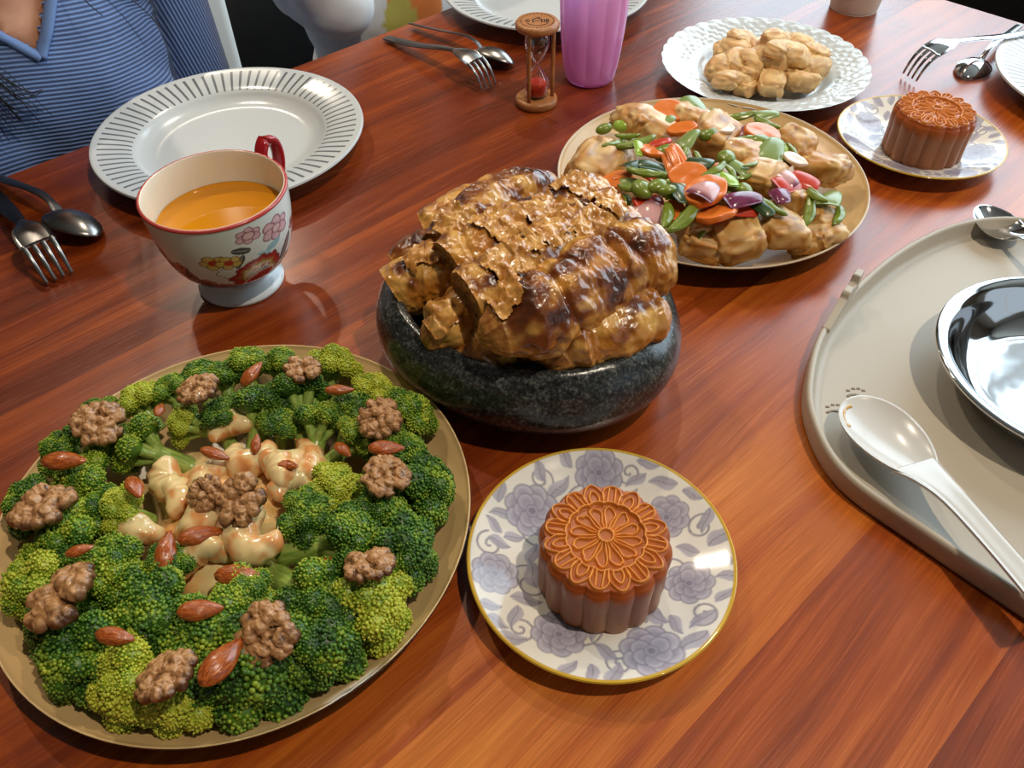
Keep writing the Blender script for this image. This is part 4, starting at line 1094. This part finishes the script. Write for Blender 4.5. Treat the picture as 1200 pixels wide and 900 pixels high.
# ------------------------------------------------------------------ fried fish pieces
def chunk_mesh(seed, blocky=.35, bend=0.0, flat=.55, L=1.0):
    v, f = ico(4); p = np.sign(v) * np.abs(v) ** (1 - blocky)
    p = p * np.array([L, .78, flat]); x, y, z = p.T
    p = p + p * (.16 * fbm(v * 1.3, seed, 2))[:, None]
    nrm = v
    p = p + nrm * (.075 * ridge(v * 2.1, seed + 3, 2) + .05 * ridge(v * 4.6, seed + 5, 3))[:, None]
    if bend:
        x, y, z = p.T; a = x * bend; R0 = 1 / bend
        p = np.stack([(R0 + y) * np.sin(a), (R0 + y) * np.cos(a) - R0, z], -1)
    gold, pale, brown = lin((206, 142, 56)), lin((232, 192, 124)), lin((136, 74, 24))
    q = smooth(-.4, .4, fbm(v * 2.0, seed + 11, 3))[:, None]; b = smooth(.0, .6, fbm(v * 2.6, seed + 19, 3))[:, None]
    C = gold * (1 - q) + pale * q; C = C * (1 - .75 * b) + brown * .75 * b
    return mesh('fish', p, f, colors=C)
FISH_G = vcol('saucy_fried_fish', .26, bump=.3, bscale=160, bdist=.001, noise=.18, nscale=90, Coat_Weight=.35, Subsurface_Weight=.12, Subsurface_Scale=.004)
FISH_P = NT('plain_fried_fish'); _c = FISH_P.n('VertexColor', layer_name='Col').outputs[0]
FISH_P.set(Base_Color=FISH_P.mix(.35, _c, S(238, 208, 156)), Roughness=.42, Subsurface_Weight=.15, Subsurface_Scale=.004); FISH_P.bump(FISH_P.noise(FISH_P.coord(True), 160, 3), .3, .001); FISH_P = FISH_P.m
CH = [chunk_mesh(1), chunk_mesh(2, .25, .7), chunk_mesh(3, .45, 0, .5), chunk_mesh(4, .2, 1.1, .5, 1.15), chunk_mesh(5, .4, .3, .6), chunk_mesh(6, .3, 0, .65, 1.1)]
CH2 = [m.copy() for m in CH]; CH2.append(chunk_mesh(8, .15, 1.7, .45, 1.3)); 
for m in CH: m.materials.append(FISH_G)
for m in CH2: m.materials.append(FISH_P)
def pile_z(px, py, c, R, top, base=.012):
    d = np.hypot(*(at(px, py, base + top * .5)[:2] - c[:2])) / R
    return base + top * max(0, 1 - d * d)
for k, (px, py, w, ang, v) in enumerate([(703, 198, 66, 40, 5), (758, 150, 66, -20, 3), (809, 140, 50, -5, 1), (838, 160, 54, 60, 4), (874, 183, 48, 15, 0), (890, 208, 48, -20, 2), (965, 198, 52, -20, 0), (932, 168, 40, -30, 5), (822, 288, 44, -5, 2),
        (861, 274, 58, -60, 2), (910, 268, 56, -25, 1), (955, 279, 44, 10, 3), (965, 259, 34, 70, 5), (930, 232, 40, 40, 4), (815, 264, 40, 20, 0), (884, 262, 34, 60, 4), (735, 262, 40, 10, 0), (850, 235, 40, 10, 2)]):
    z = pile_z(px, py, SCN, .135, .034) + .006; r = w * .00076 * .53
    if k >= 16: z -= .015
    tag(obj('fried_fish', CH[v], None, loc=at(px, py, z), rot=(random.uniform(-.35, .35), random.uniform(-.3, .3), yaw_px(px, py, ang)), scale=(r, r, r)),
        'glazed golden fried fish chunk among the stir-fried vegetables', 'fried fish', 'fish chunks in the stir-fry')
for k, (px, py, w, ang, v, dz) in enumerate([(850, 78, 50, 15, 3, .014), (854, 94, 46, 20, 6, .012), (866, 60, 48, 160, 1, .012), (868, 49, 40, 10, 4, .016), (908, 48, 44, 70, 0, .03), (920, 64, 50, -10, 3, .028), (898, 71, 52, -20, 5, .02), (904, 97, 40, 85, 2, .012), (938, 95, 44, 5, 0, .010),
        (955, 64, 36, -30, 4, .022), (950, 79, 44, 20, 5, .016), (874, 103, 32, 40, 2, .006), (879, 87, 30, 60, 4, .014), (924, 78, 38, 0, 1, .016), (847, 60, 30, 80, 5, .008), (900, 82, 44, 30, 0, .006), (890, 58, 44, 30, 3, .014), (862, 70, 40, 40, 6, .02), (935, 52, 40, -20, 3, .018), (885, 96, 36, 10, 3, .006), (930, 86, 34, 120, 6, .014), (912, 58, 40, 20, 6, .034), (880, 72, 36, -30, 3, .022)]):
    r = w * .00092 * .42
    tag(obj('plain_fried_fish', CH2[v], None, loc=at(px, py, .010 + dz), rot=(random.uniform(-.35, .35), random.uniform(-.3, .3), yaw_px(px, py, ang)), scale=(r, r, r)),
        'plain pale golden fried fish piece on the embossed white plate', 'fried fish', 'fish pieces on the embossed plate')

# ------------------------------------------------------------------ stir-fried vegetables
GREEN = noisy('snap_pea_green', [(.3, (82, 104, 22)), (.7, (138, 152, 54))], 40, .26, Subsurface_Weight=.1, Subsurface_Scale=.003, Coat_Weight=.1)
LIME = noisy('pale_green_celery', [(.3, (128, 170, 50)), (.7, (176, 206, 84))], 40, .22, Coat_Weight=.1)
DKGREEN = noisy('dark_green_pepper_skin', [(.3, (26, 46, 14)), (.7, (56, 82, 28))], 30, .28, Coat_Weight=.15)
MIDGREEN = noisy('green_pepper_skin', [(.3, (92, 118, 46)), (.7, (152, 168, 98))], 30, .28, Coat_Weight=.15)
ORANGE = noisy('cooked_carrot', [(.3, (214, 98, 26)), (.7, (230, 134, 54))], 60, .24, Coat_Weight=.1, Subsurface_Weight=.1, Subsurface_Scale=.003)
REDP = noisy('red_pepper_skin', [(.3, (178, 36, 14)), (.7, (206, 64, 24))], 30, .28, Coat_Weight=.15)
ONION_M = vcol('red_onion_layer', .18, Coat_Weight=.1, Subsurface_Weight=.15, Subsurface_Scale=.003)
PALE = noisy('pale_onion', [(.3, (214, 184, 160)), (.7, (234, 214, 190))], 50, .28, Coat_Weight=.1)
def pod_mesh(seed, curve=.5, bumps=5, w=.22):
    v, f = ico(4); x, y, z = v.T
    k = (1 - np.abs(x) ** 3) ** .2 if False else 1
    X = np.sign(x) * np.abs(x) ** .75
    V = np.stack([X, y * w * (1.25 - .25 * np.abs(X)), z * w * .72], -1)
    V[:, 2] *= 1 + .16 * np.cos(X * PI * bumps * .5)
    V[:, 1] += curve * (X ** 2) * .35
    V[:, 2] += .03 * perlin(v * 2, seed)
    return mesh('pod', V, f)
def slab_mesh(seed, L=1.0, Wd=.8, t=.10, bend=.8, taper=.3, n=18, colors=None):
    uu, vv = np.meshgrid(np.linspace(-1, 1, n), np.linspace(-1, 1, n), indexing='ij')
    # square-to-rounded mapping
    X = uu * np.sqrt(1 - .25 * vv * vv) * L; Y = vv * np.sqrt(1 - .25 * uu * uu) * Wd * (1 - taper * uu)
    Z = -bend * .5 * Y * Y - .12 * X * X + .04 * perlin(np.stack([uu, vv, uu * 0 + seed], -1), 2)
    tt = t * (1 - .75 * np.maximum(np.abs(uu), np.abs(vv)) ** 6)
    V = np.concatenate([np.stack([X, Y, Z + tt], -1).reshape(-1, 3), np.stack([X, Y, Z - tt], -1).reshape(-1, 3)])
    g = grid_faces(n, n, False); F = [tuple(q[::-1]) for q in g] + [tuple(q + n * n) for q in g]
    idx = lambda i, j: i * n + j
    border = [idx(i, 0) for i in range(n)] + [idx(n - 1, j) for j in range(1, n)] + [idx(i, n - 1) for i in range(n - 2, -1, -1)] + [idx(0, j) for j in range(n - 2, 0, -1)]
    for a, b in zip(border, border[1:] + border[:1]): F.append((a, b, b + n * n, a + n * n))
    return mesh('slab', V, F, colors=None if colors is None else colors(V, uu, vv))
def onion_col(V, uu, vv):
    e = np.tile(smooth(.35, 1.0, np.abs(uu)).ravel(), 2)[:, None]; bot = np.repeat([0., 1.], uu.size)[:, None]
    C = lin((206, 158, 158)) * (1 - e) + lin((112, 40, 66)) * e
    return C * (1 - .4 * bot) + lin((226, 206, 196)) * .4 * bot
def purple_col(V, uu, vv):
    n = fbm(np.tile(np.stack([uu * 2, vv * 2, uu * 0], -1).reshape(-1, 3), (2, 1)), 3)[:, None]
    return np.clip(lin((112, 44, 78)) * (1 + .4 * n), 0, 1)
def disc_mesh(seed, t=.22, ax=1.0):
    prof = spl([(.001, t), (.80, t), (.96, t * .85), (1.0, t * .3), (1.0, -t * .3), (.96, -t * .85), (.80, -t), (.001, -t)], 26)
    V, F = lathe_v(prof, 40); V[:, 0] *= ax; V += V * (.06 * fbm(V * 1.5, seed))[:, None]
    V[:, 2] += .08 * perlin(V * 1.2, seed + 4); return mesh('disc', V, F)
VG = {
    'pod': (pod_mesh(1), GREEN, 'snap_pea', 'whole green snap pea pod glistening in the stir-fry', 'snap pea'),
    'bean': (pod_mesh(2, .1, 1, .62), GREEN, 'green_bean', 'short plump green bean in the stir-fry', 'bean'),
    'limebean': (pod_mesh(3, .1, 1, .66), LIME, 'pale_bean', 'short pale yellow-green bean in the stir-fry', 'bean'),
    'stick': (slab_mesh(4, 1, .34, .13, 1.2, .05), LIME, 'celery_stick', 'pale lime-green celery stick in the stir-fry', 'celery'),
    'dark': (slab_mesh(5, 1, .62, .09, .9, .2), DKGREEN, 'dark_pepper_piece', 'dark green pepper piece with shiny skin in the stir-fry', 'pepper'),
    'green': (slab_mesh(6, 1, .6, .09, .8, .35), MIDGREEN, 'green_pepper_piece', 'bright green pepper piece with shiny skin in the stir-fry', 'pepper'),
    'carrot': (disc_mesh(7, .20, 1.25), ORANGE, 'carrot_slice', 'orange carrot slice in the stir-fry', 'carrot'),
    'cstick': (slab_mesh(8, 1, .28, .16, .3, .1), ORANGE, 'carrot_strip', 'orange carrot strip in the stir-fry', 'carrot'),
    'red': (slab_mesh(9, 1, .7, .12, .6, .15), REDP, 'red_pepper_piece', 'bright red pepper piece in the stir-fry', 'pepper'),
    'onion': (slab_mesh(10, 1, .85, .08, .7, .25, colors=onion_col), ONION_M, 'onion_piece', 'pink translucent red onion layer in the stir-fry', 'onion'),
    'purple': (slab_mesh(11, 1, .55, .10, .9, .2, colors=purple_col), ONION_M, 'purple_onion_piece', 'deep purple onion wedge in the stir-fry', 'onion'),
    'pale': (disc_mesh(12, .16, 1.0), PALE, 'pale_onion_slice', 'pale creamy onion slice in the stir-fry', 'onion'),
}
for m, mat, *_ in VG.values(): m.materials.append(mat)
def veg(kind, px, py, w, ang, dz=.0, tilt=None):
    m, mat, name, label, cat = VG[kind]
    z = pile_z(px, py, SCN, .135, .036) + .019 + dz + random.uniform(-.003, .003); r = w * .00076 * .49
    rx, ry = tilt if tilt else (random.uniform(-.35, .35), random.uniform(-.25, .25))
    tag(obj(name, m, None, loc=at(px, py, z), rot=(rx, ry, yaw_px(px, py, ang)), scale=(r, r, r)), label, cat, name.replace('_', ' ') + 's of the stir-fry')
for a in [('pod', 783, 252, 50, 80), ('pod', 804, 256, 56, 40), ('pod', 949, 249, 46, 82), ('pod', 984, 252, 46, 75), ('pod', 955, 229, 42, -50), ('pod', 866, 137, 46, 0), ('pod', 896, 145, 46, -35), ('pod', 757, 203, 46, -8), ('pod', 737, 221, 32, -20), ('pod', 747, 168, 52, 12),
          ('pod', 848, 231, 32, 35), ('pod', 877, 162, 34, 8), ('pod', 915, 184, 40, 85), ('pod', 722, 168, 44, 30), ('pod', 735, 160, 32, -10), ('pod', 900, 240, 46, -25), ('pod', 838, 200, 44, 30), ('pod', 712, 230, 30, 15),
          ('bean', 728, 236, 26, 10), ('bean', 781, 223, 22, 0), ('bean', 708, 151, 22, 10), ('bean', 752, 222, 28, -40), ('bean', 703, 238, 20, 0), ('bean', 770, 218, 24, 20),
          ('limebean', 707, 241, 24, -10), ('limebean', 731, 145, 30, 30),
          ('stick', 851, 207, 46, -50), ('stick', 752, 131, 40, 30), ('stick', 749, 172, 34, -80),
          ('dark', 815, 188, 44, -15), ('dark', 767, 192, 40, -10), ('dark', 800, 224, 40, -60), ('dark', 745, 190, 34, 20), ('dark', 893, 238, 36, -30), ('dark', 700, 218, 30, 10),
          ('green', 817, 122, 44, -40, .006), ('green', 838, 132, 30, -45), ('green', 806, 160, 38, 35), ('green', 906, 174, 50, 60, .004), ('green', 973, 229, 42, 55), ('green', 898, 133, 34, 0), ('green', 832, 208, 36, 45), ('green', 780, 140, 30, 20),
          ('carrot', 784, 130, 36, 10), ('carrot', 806, 206, 36, 0, -.003), ('carrot', 839, 250, 38, 20), ('carrot', 826, 224, 42, 30), ('carrot', 718, 214, 40, 30, -.004), ('carrot', 799, 151, 30, 0), ('carrot', 765, 177, 30, -30), ('carrot', 893, 156, 36, -10),
          ('cstick', 790, 186, 42, -60), ('cstick', 797, 182, 42, -50), ('cstick', 783, 190, 38, -70),
          ('red', 872, 242, 34, 0), ('red', 944, 210, 34, -15), ('red', 760, 234, 34, 10), ('red', 925, 213, 36, 20, -.003), ('red', 757, 268, 34, 0, -.008), ('red', 774, 165, 26, 0),
          ('onion', 757, 249, 46, 80, .004), ('onion', 828, 219, 34, 40, .004), ('onion', 886, 153, 38, -20), ('onion', 921, 208, 30, -30, .003),
          ('purple', 872, 230, 44, 10, .003), ('purple', 915, 227, 36, -70, .003), ('purple', 710, 247, 26, 20),
          ('pale', 932, 187, 30, 50, .003), ('pale', 846, 150, 30, 10), ('pale', 700, 240, 30, 20, -.004)]:
    veg(*a)
_k = list(VG)
for q in range(46):                                       # smaller pieces filling the gaps of the heap
    px, py = random.gauss(835, 62), random.gauss(197, 34)
    if np.hypot(*(at(px, py, .02)[:2] - SCN[:2])) > .098 or px < 700: continue
    veg(random.choice(('pod', 'pod', 'pod', 'bean', 'dark', 'green', 'green', 'carrot', 'cstick', 'onion', 'red', 'stick')), px, py, random.uniform(24, 34), random.uniform(0, 180), -.006)

# ------------------------------------------------------------------ cutlery
def ribbon(pts, half, thick, n=40, m=9, crown=0.0):
    """flat strip along pts (x, z), half-widths at the same stations"""
    P = spl(np.array(pts), n); hw = spl(np.array([(a, 0) for a in half]), n)[:, 0]
    y = np.linspace(-1, 1, m)
    Xg = np.repeat(P[:, 0][:, None], m, 1); Y = hw[:, None] * y[None]; Z = P[:, 1][:, None] + crown * (1 - y[None] ** 2)
    e = thick * (1 - .6 * np.abs(y) ** 4)[None] * np.ones_like(Z)
    V = np.concatenate([np.stack([Xg, Y, Z + e * .5], -1).reshape(-1, 3), np.stack([Xg, Y, Z - e * .5], -1).reshape(-1, 3)])
    g = grid_faces(n, m, False); F = [tuple(q[::-1]) for q in g] + [tuple(q + n * m) for q in g]
    idx = lambda i, j: i * m + j
    b = [idx(i, 0) for i in range(n)] + [idx(n - 1, j) for j in range(1, m)] + [idx(i, m - 1) for i in range(n - 2, -1, -1)] + [idx(0, j) for j in range(m - 2, 0, -1)]
    for p, q in zip(b, b[1:] + b[:1]): F.append((p, q, q + n * m, p + n * m))
    return V, F
def spoon_bowl(L, Wd, depth, t=.0012, n=26, m=40, x0=0.0):
    """hollow side up; widest a bit before the middle, from x0 to x0 + L"""
    V = []
    for sgn in (0, 1):
        for q in np.linspace(0, 1, n):
            a = np.arange(m) * 2 * PI / m
            X = L / 2 * np.cos(a) * q; Yw = Wd / 2 * np.sin(a) * q * (1 - .16 * np.cos(a))
            Z = np.full(m, -depth * max(1 - q * q, 0) ** .9 - (t if sgn else 0) * (1 if q < 1 else .2))
            V.append(np.stack([X + x0 + L / 2, Yw, Z], -1))
    V = np.concatenate(V); g = grid_faces(n, m); F = [tuple(q) for q in g] + [tuple(q[::-1] + n * m) for q in g]
    for j in range(m): F.append(((n - 1) * m + j, (n - 1) * m + (j + 1) % m, (2 * n - 1) * m + (j + 1) % m, (2 * n - 1) * m + j))
    return V, F
def orient(p_from, p_to, flip):
    """rotation taking +x from the handle end to the head; flip turns it face down"""
    d = Vector(p_to) - Vector(p_from); d.normalize()
    up = Vector((0, 0, 1)); y = up.cross(d).normalized(); z = d.cross(y)
    if flip: y, z = -y, -z
    return Matrix(((d.x, y.x, z.x), (d.y, y.y, z.y), (d.z, y.z, z.z))).to_euler()
def fork(label, a, b, flip, hm, bm_, L=.19, hw=.0052, group=None):
    """a: handle end, b: tine tips; both touch what they lie on, the neck arches between them"""
    t = thing('fork', label, 'fork', a, group=group); t.rotation_euler = orient(a, b, flip)
    k = L / .176
    V, F = ribbon([(0, 0), (.05, -.008), (.10, -.020), (.126, -.025)], [hw * .95, hw * 1.1, hw * .85, hw * .55], .0026, crown=-.0004); obj('handle', mesh('handle', V * k, F), hm, t)
    V, F = ribbon([(.123, -.0247), (.134, -.0265), (.145, -.0265), (.157, -.0235)], [.0034, .0100, .0128, .0128], .0019, 24, crown=-.0014); hd = obj('head', mesh('head', V * k, F), bm_, t)
    for j in range(4):
        y = (j - 1.5) * .0068
        P = spl([(.155, y, -.0243), (.164, y * .99, -.0195), (.171, y * .96, -.0115), (.176, y * .93, -.0015)], 16)
        V, F = tube_v(P, np.linspace(.0023, .0012, 16), 8, .6); obj('tine', mesh('tine', V * k, F), bm_, hd)
    return t
def spoon(label, a, b, flip, hm, bm_, L=.19, hw=.0052, bw=.041, roll=0):
    t = thing('spoon', label, 'spoon', a); t.rotation_euler = (orient(a, b, flip).to_matrix() @ Matrix.Rotation(math.radians(roll), 3, 'X')).to_euler(); k = L / .19
    s_ = 1 if flip else -1
    V, F = ribbon([(0, 0), (.05, -.005 * s_), (.10, -.011 * s_), (.122, -.0085 * s_ - .001), (.136, -.0035)], [hw * .95, hw * 1.1, hw * .85, hw * .6, hw * .8], .0026, crown=-.0003 * s_); obj('handle', mesh('handle', V * k, F), hm, t)
    V, F = spoon_bowl(.060, bw, .0105, x0=.130); obj('bowl', mesh('bowl', V * k, F), bm_, t)
    return t
def ends(h, tip, L, zh=.003, zt=.003):
    """handle end so that the piece of length L ends at the tip pixel and points from the handle pixel"""
    b = at(*tip, zt); a = at(*h, zh); d = (a - b) / np.linalg.norm(a - b); q = b + d * L; q[2] = zh; return q, b
FL = .003
a, b = ends((0, 240), (71, 328), .19, FL, .002); fork('dull steel fork lying face down beside the flowered teacup', a, b, True, M['steel_dark'], M['steel_dull'], hw=.0066)
a, b = ends((0, 214), (111, 277), .19, .007, .0095); spoon('dull steel spoon lying face down beside the flowered teacup', a, b, True, M['steel_dark'], M['steel_dull'], hw=.0068, bw=.044, roll=-24)
a = at(453, 44, FL); b = at(573, 104, .002); fork('dull steel fork lying face down between hourglass and table edge', a, b, True, M['steel_dark'], M['steel_dull'], hw=.0062, L=np.linalg.norm(a - b))
a = at(482, 28, .006); b = at(600, 75, .0085); spoon('dull steel spoon lying face down beside the far striped plate', a, b, True, M['steel_dark'], M['steel_dull'], hw=.0062, L=np.linalg.norm(a - b), roll=-22)
a, b = ends((1190, 42), (1066, 92), .185, .022, .002); fork('shiny polished fork propped on a spoon near the small mooncake', a, b, True, M['steel'], M['steel'], hw=.0050, L=.185)
a, b = ends((1190, 34), (1128, 92), .17, .006, .002); spoon('shiny polished spoon face down under the shiny fork', a, b, True, M['steel'], M['steel'], hw=.0048, L=.17)

# ------------------------------------------------------------------ child's tray with steel dish and spoons
TRAY = plain('beige_silicone', (176, 166, 150), .42)
def tray():
    t = thing('food_tray', 'beige silicone tray with raised rim and paw prints holding a steel dish', 'tray', uv(.548, 0, 0), (0, 0, TH))
    o = np.array([.548, 0])
    half = [(.357, -.05), (.357, .03), (.361, .088), (.388, .129), (.4243, .1535), (.47, .171), (.53, .179), (.60, .178), (.665, .163), (.712, .128), (.735, .07), (.741, 0), (.735, -.07), (.712, -.128), (.665, -.163), (.60, -.178), (.53, -.179), (.47, -.171), (.4243, -.1535), (.388, -.129), (.361, -.088)]
    out = spl([np.array(p) - o for p in half], 260, True)
    T = np.roll(out, -1, 0) - np.roll(out, 1, 0); T /= np.linalg.norm(T, axis=1)[:, None]; N = np.stack([T[:, 1], -T[:, 0]], -1)
    if (N * out).sum(1).mean() < 0: N = -N
    rows = []
    for off, z in ((-.004, 0), (-.001, .0008), (0, .003), (0, .015), (-.0008, .0172), (-.0025, .018), (-.0042, .0172), (-.005, .0155), (-.0065, .008), (-.009, .0055), (-.012, .0048)):
        p = out + N * off; rows.append(np.c_[p, np.full(len(p), z)])
    for f in (.8, .5, .2, .01):
        p = (out + N * -.012) * f; rows.append(np.c_[p, np.full(len(p), .0048)])
    V = np.concatenate(rows); obj('body', mesh('body', V, grid_faces(len(rows), len(out))), TRAY, t)
    # stepped tab standing on the corner of the rim
    def rim_at(px, py, z=.018): q = at(px, py, z); return np.array([UX @ q, VX @ q]) - o
    p0, p1 = rim_at(968, 385), rim_at(1002, 334); path = np.linspace(p0, p1, 40); d = (p1 - p0) / np.linalg.norm(p1 - p0); nn = np.array([-d[1], d[0]])
    s = np.linspace(0, 1, 40)
    top = np.interp(s, [0, .5, .52, .68, .70, .82, .84, 1], [.018, .0265, .031, .031, .027, .028, .034, .034])
    Vt = []
    for w, zz in ((-.0030, None), (.0030, None)):
        Vt.append(np.c_[path + nn * w, top]); 
    A, B = Vt; A0 = A.copy(); B0 = B.copy(); A0[:, 2] = .014; B0[:, 2] = .014
    ring = np.stack([A0, A, B, B0], 1).reshape(-1, 3); F = [tuple(f) for f in grid_faces(40, 4)] + [(3, 2, 1, 0), tuple(156 + np.arange(4))]
    m = mesh('rim_tab', ring, F, False); ob = obj('rim_tab', m, TRAY, t); bv_ = ob.modifiers.new('b', 'BEVEL'); bv_.width = .0010; bv_.segments = 2; bv_.limit_method = 'ANGLE'
    # printed paw prints
    ink = plain('grey_brown_print', (132, 116, 98), .6); parts = []
    for (px, py) in ((1001, 459), (977, 478)):
        for j in range(4):
            q = [rim_at(px - 9 + j * 6 + e, py - 5 + 2.2 * abs(j - 1.5) - .0, .0052) for e in (0, 2, 4)]
            parts.append(tube_v(np.array([(a, b, .0050) for a, b in q]), .0009, 6, .25))
        q = [rim_at(px + 9 * math.cos(a), py + 8 - 5 * math.sin(a), .0052) for a in np.linspace(.5, PI - .5, 9)]
        parts.append(tube_v(np.array([(a, b, .0050) for a, b in q]), .0009, 6, .25))
    V, F = join(parts); obj('paw_print', mesh('paw_print', V, F), ink, t)['kind'] = 'stuff'
tray()
def steel_dish():
    prof = spl([(0, .006), (.045, .006), (.060, .0075), (.072, .017), (.0795, .029), (.0835, .0335), (.0885, .0350), (.0908, .0345), (.0913, .0332), (.0905, .0322), (.0845, .0315), (.0800, .026), (.073, .0135), (.063, .0055), (.05, .0050), (0, .0052)], 110)
    V, F = lathe_v(prof, 160)
    t = NT('polished_dish_steel'); n = t.noise(t.coord(False), 25, 2); t.set(Base_Color=S(212, 214, 216), Metallic=1.0, Roughness=.07); t.bump(n, .12, .002)
    tag(obj('steel_dish', mesh('steel_dish', V, F), t.m, loc=(.384, .3847, 0)), 'shallow round stainless steel dish standing on the beige tray', 'dish')
steel_dish()
def white_spoon():
    a = at(1240, 728, .032); b = at(996, 472, .014)
    t = thing('plastic_spoon', 'white plastic soup spoon with a drop of sauce resting on the beige tray rim', 'spoon', b)
    t.rotation_euler = orient(b, a, False)
    Ltot = np.linalg.norm(a - b); mt = plain('glossy_white_plastic', (200, 198, 194), .2)
    V, F = spoon_bowl(.078, .047, .0085, .0022, x0=0.0); V[:, 2] += .006; obj('bowl', mesh('bowl', V, F), mt, t)
    V, F = ribbon([(.064, .0030), (.078, .0066), (.10, .0086), (.14, .0062), (Ltot, .003)], [.0165, .0115, .0080, .0072, .0085], .0052, crown=-.0012); obj('handle', mesh('handle', V, F), mt, t)
    sm = NT('thin_brown_sauce'); sm.set(Base_Color=S(196, 156, 92), Roughness=.08, Alpha=1.0)
    P = np.array([(.0055, -.004, .0035), (.007, -.010, .0035), (.012, -.0145, .0035), (.018, -.0165, .0024), (.022, -.0165, .0014)])
    V, F = tube_v(spl(P, 24), np.array([.0016] * 10 + [.0012] * 8 + [.002, .0024, .0027, .0026, .002, .0008]), 8, .5); obj('sauce_drop', mesh('sauce_drop', V, F), sm.m, t)
white_spoon()
a = at(1290, 385, .017); b = at(1172, 262, .017)
spoon('small polished steel spoon lying on the beige tray beside the dish', a, b, False, M['steel'], M['steel'], L=.16, hw=.0045, bw=.046)
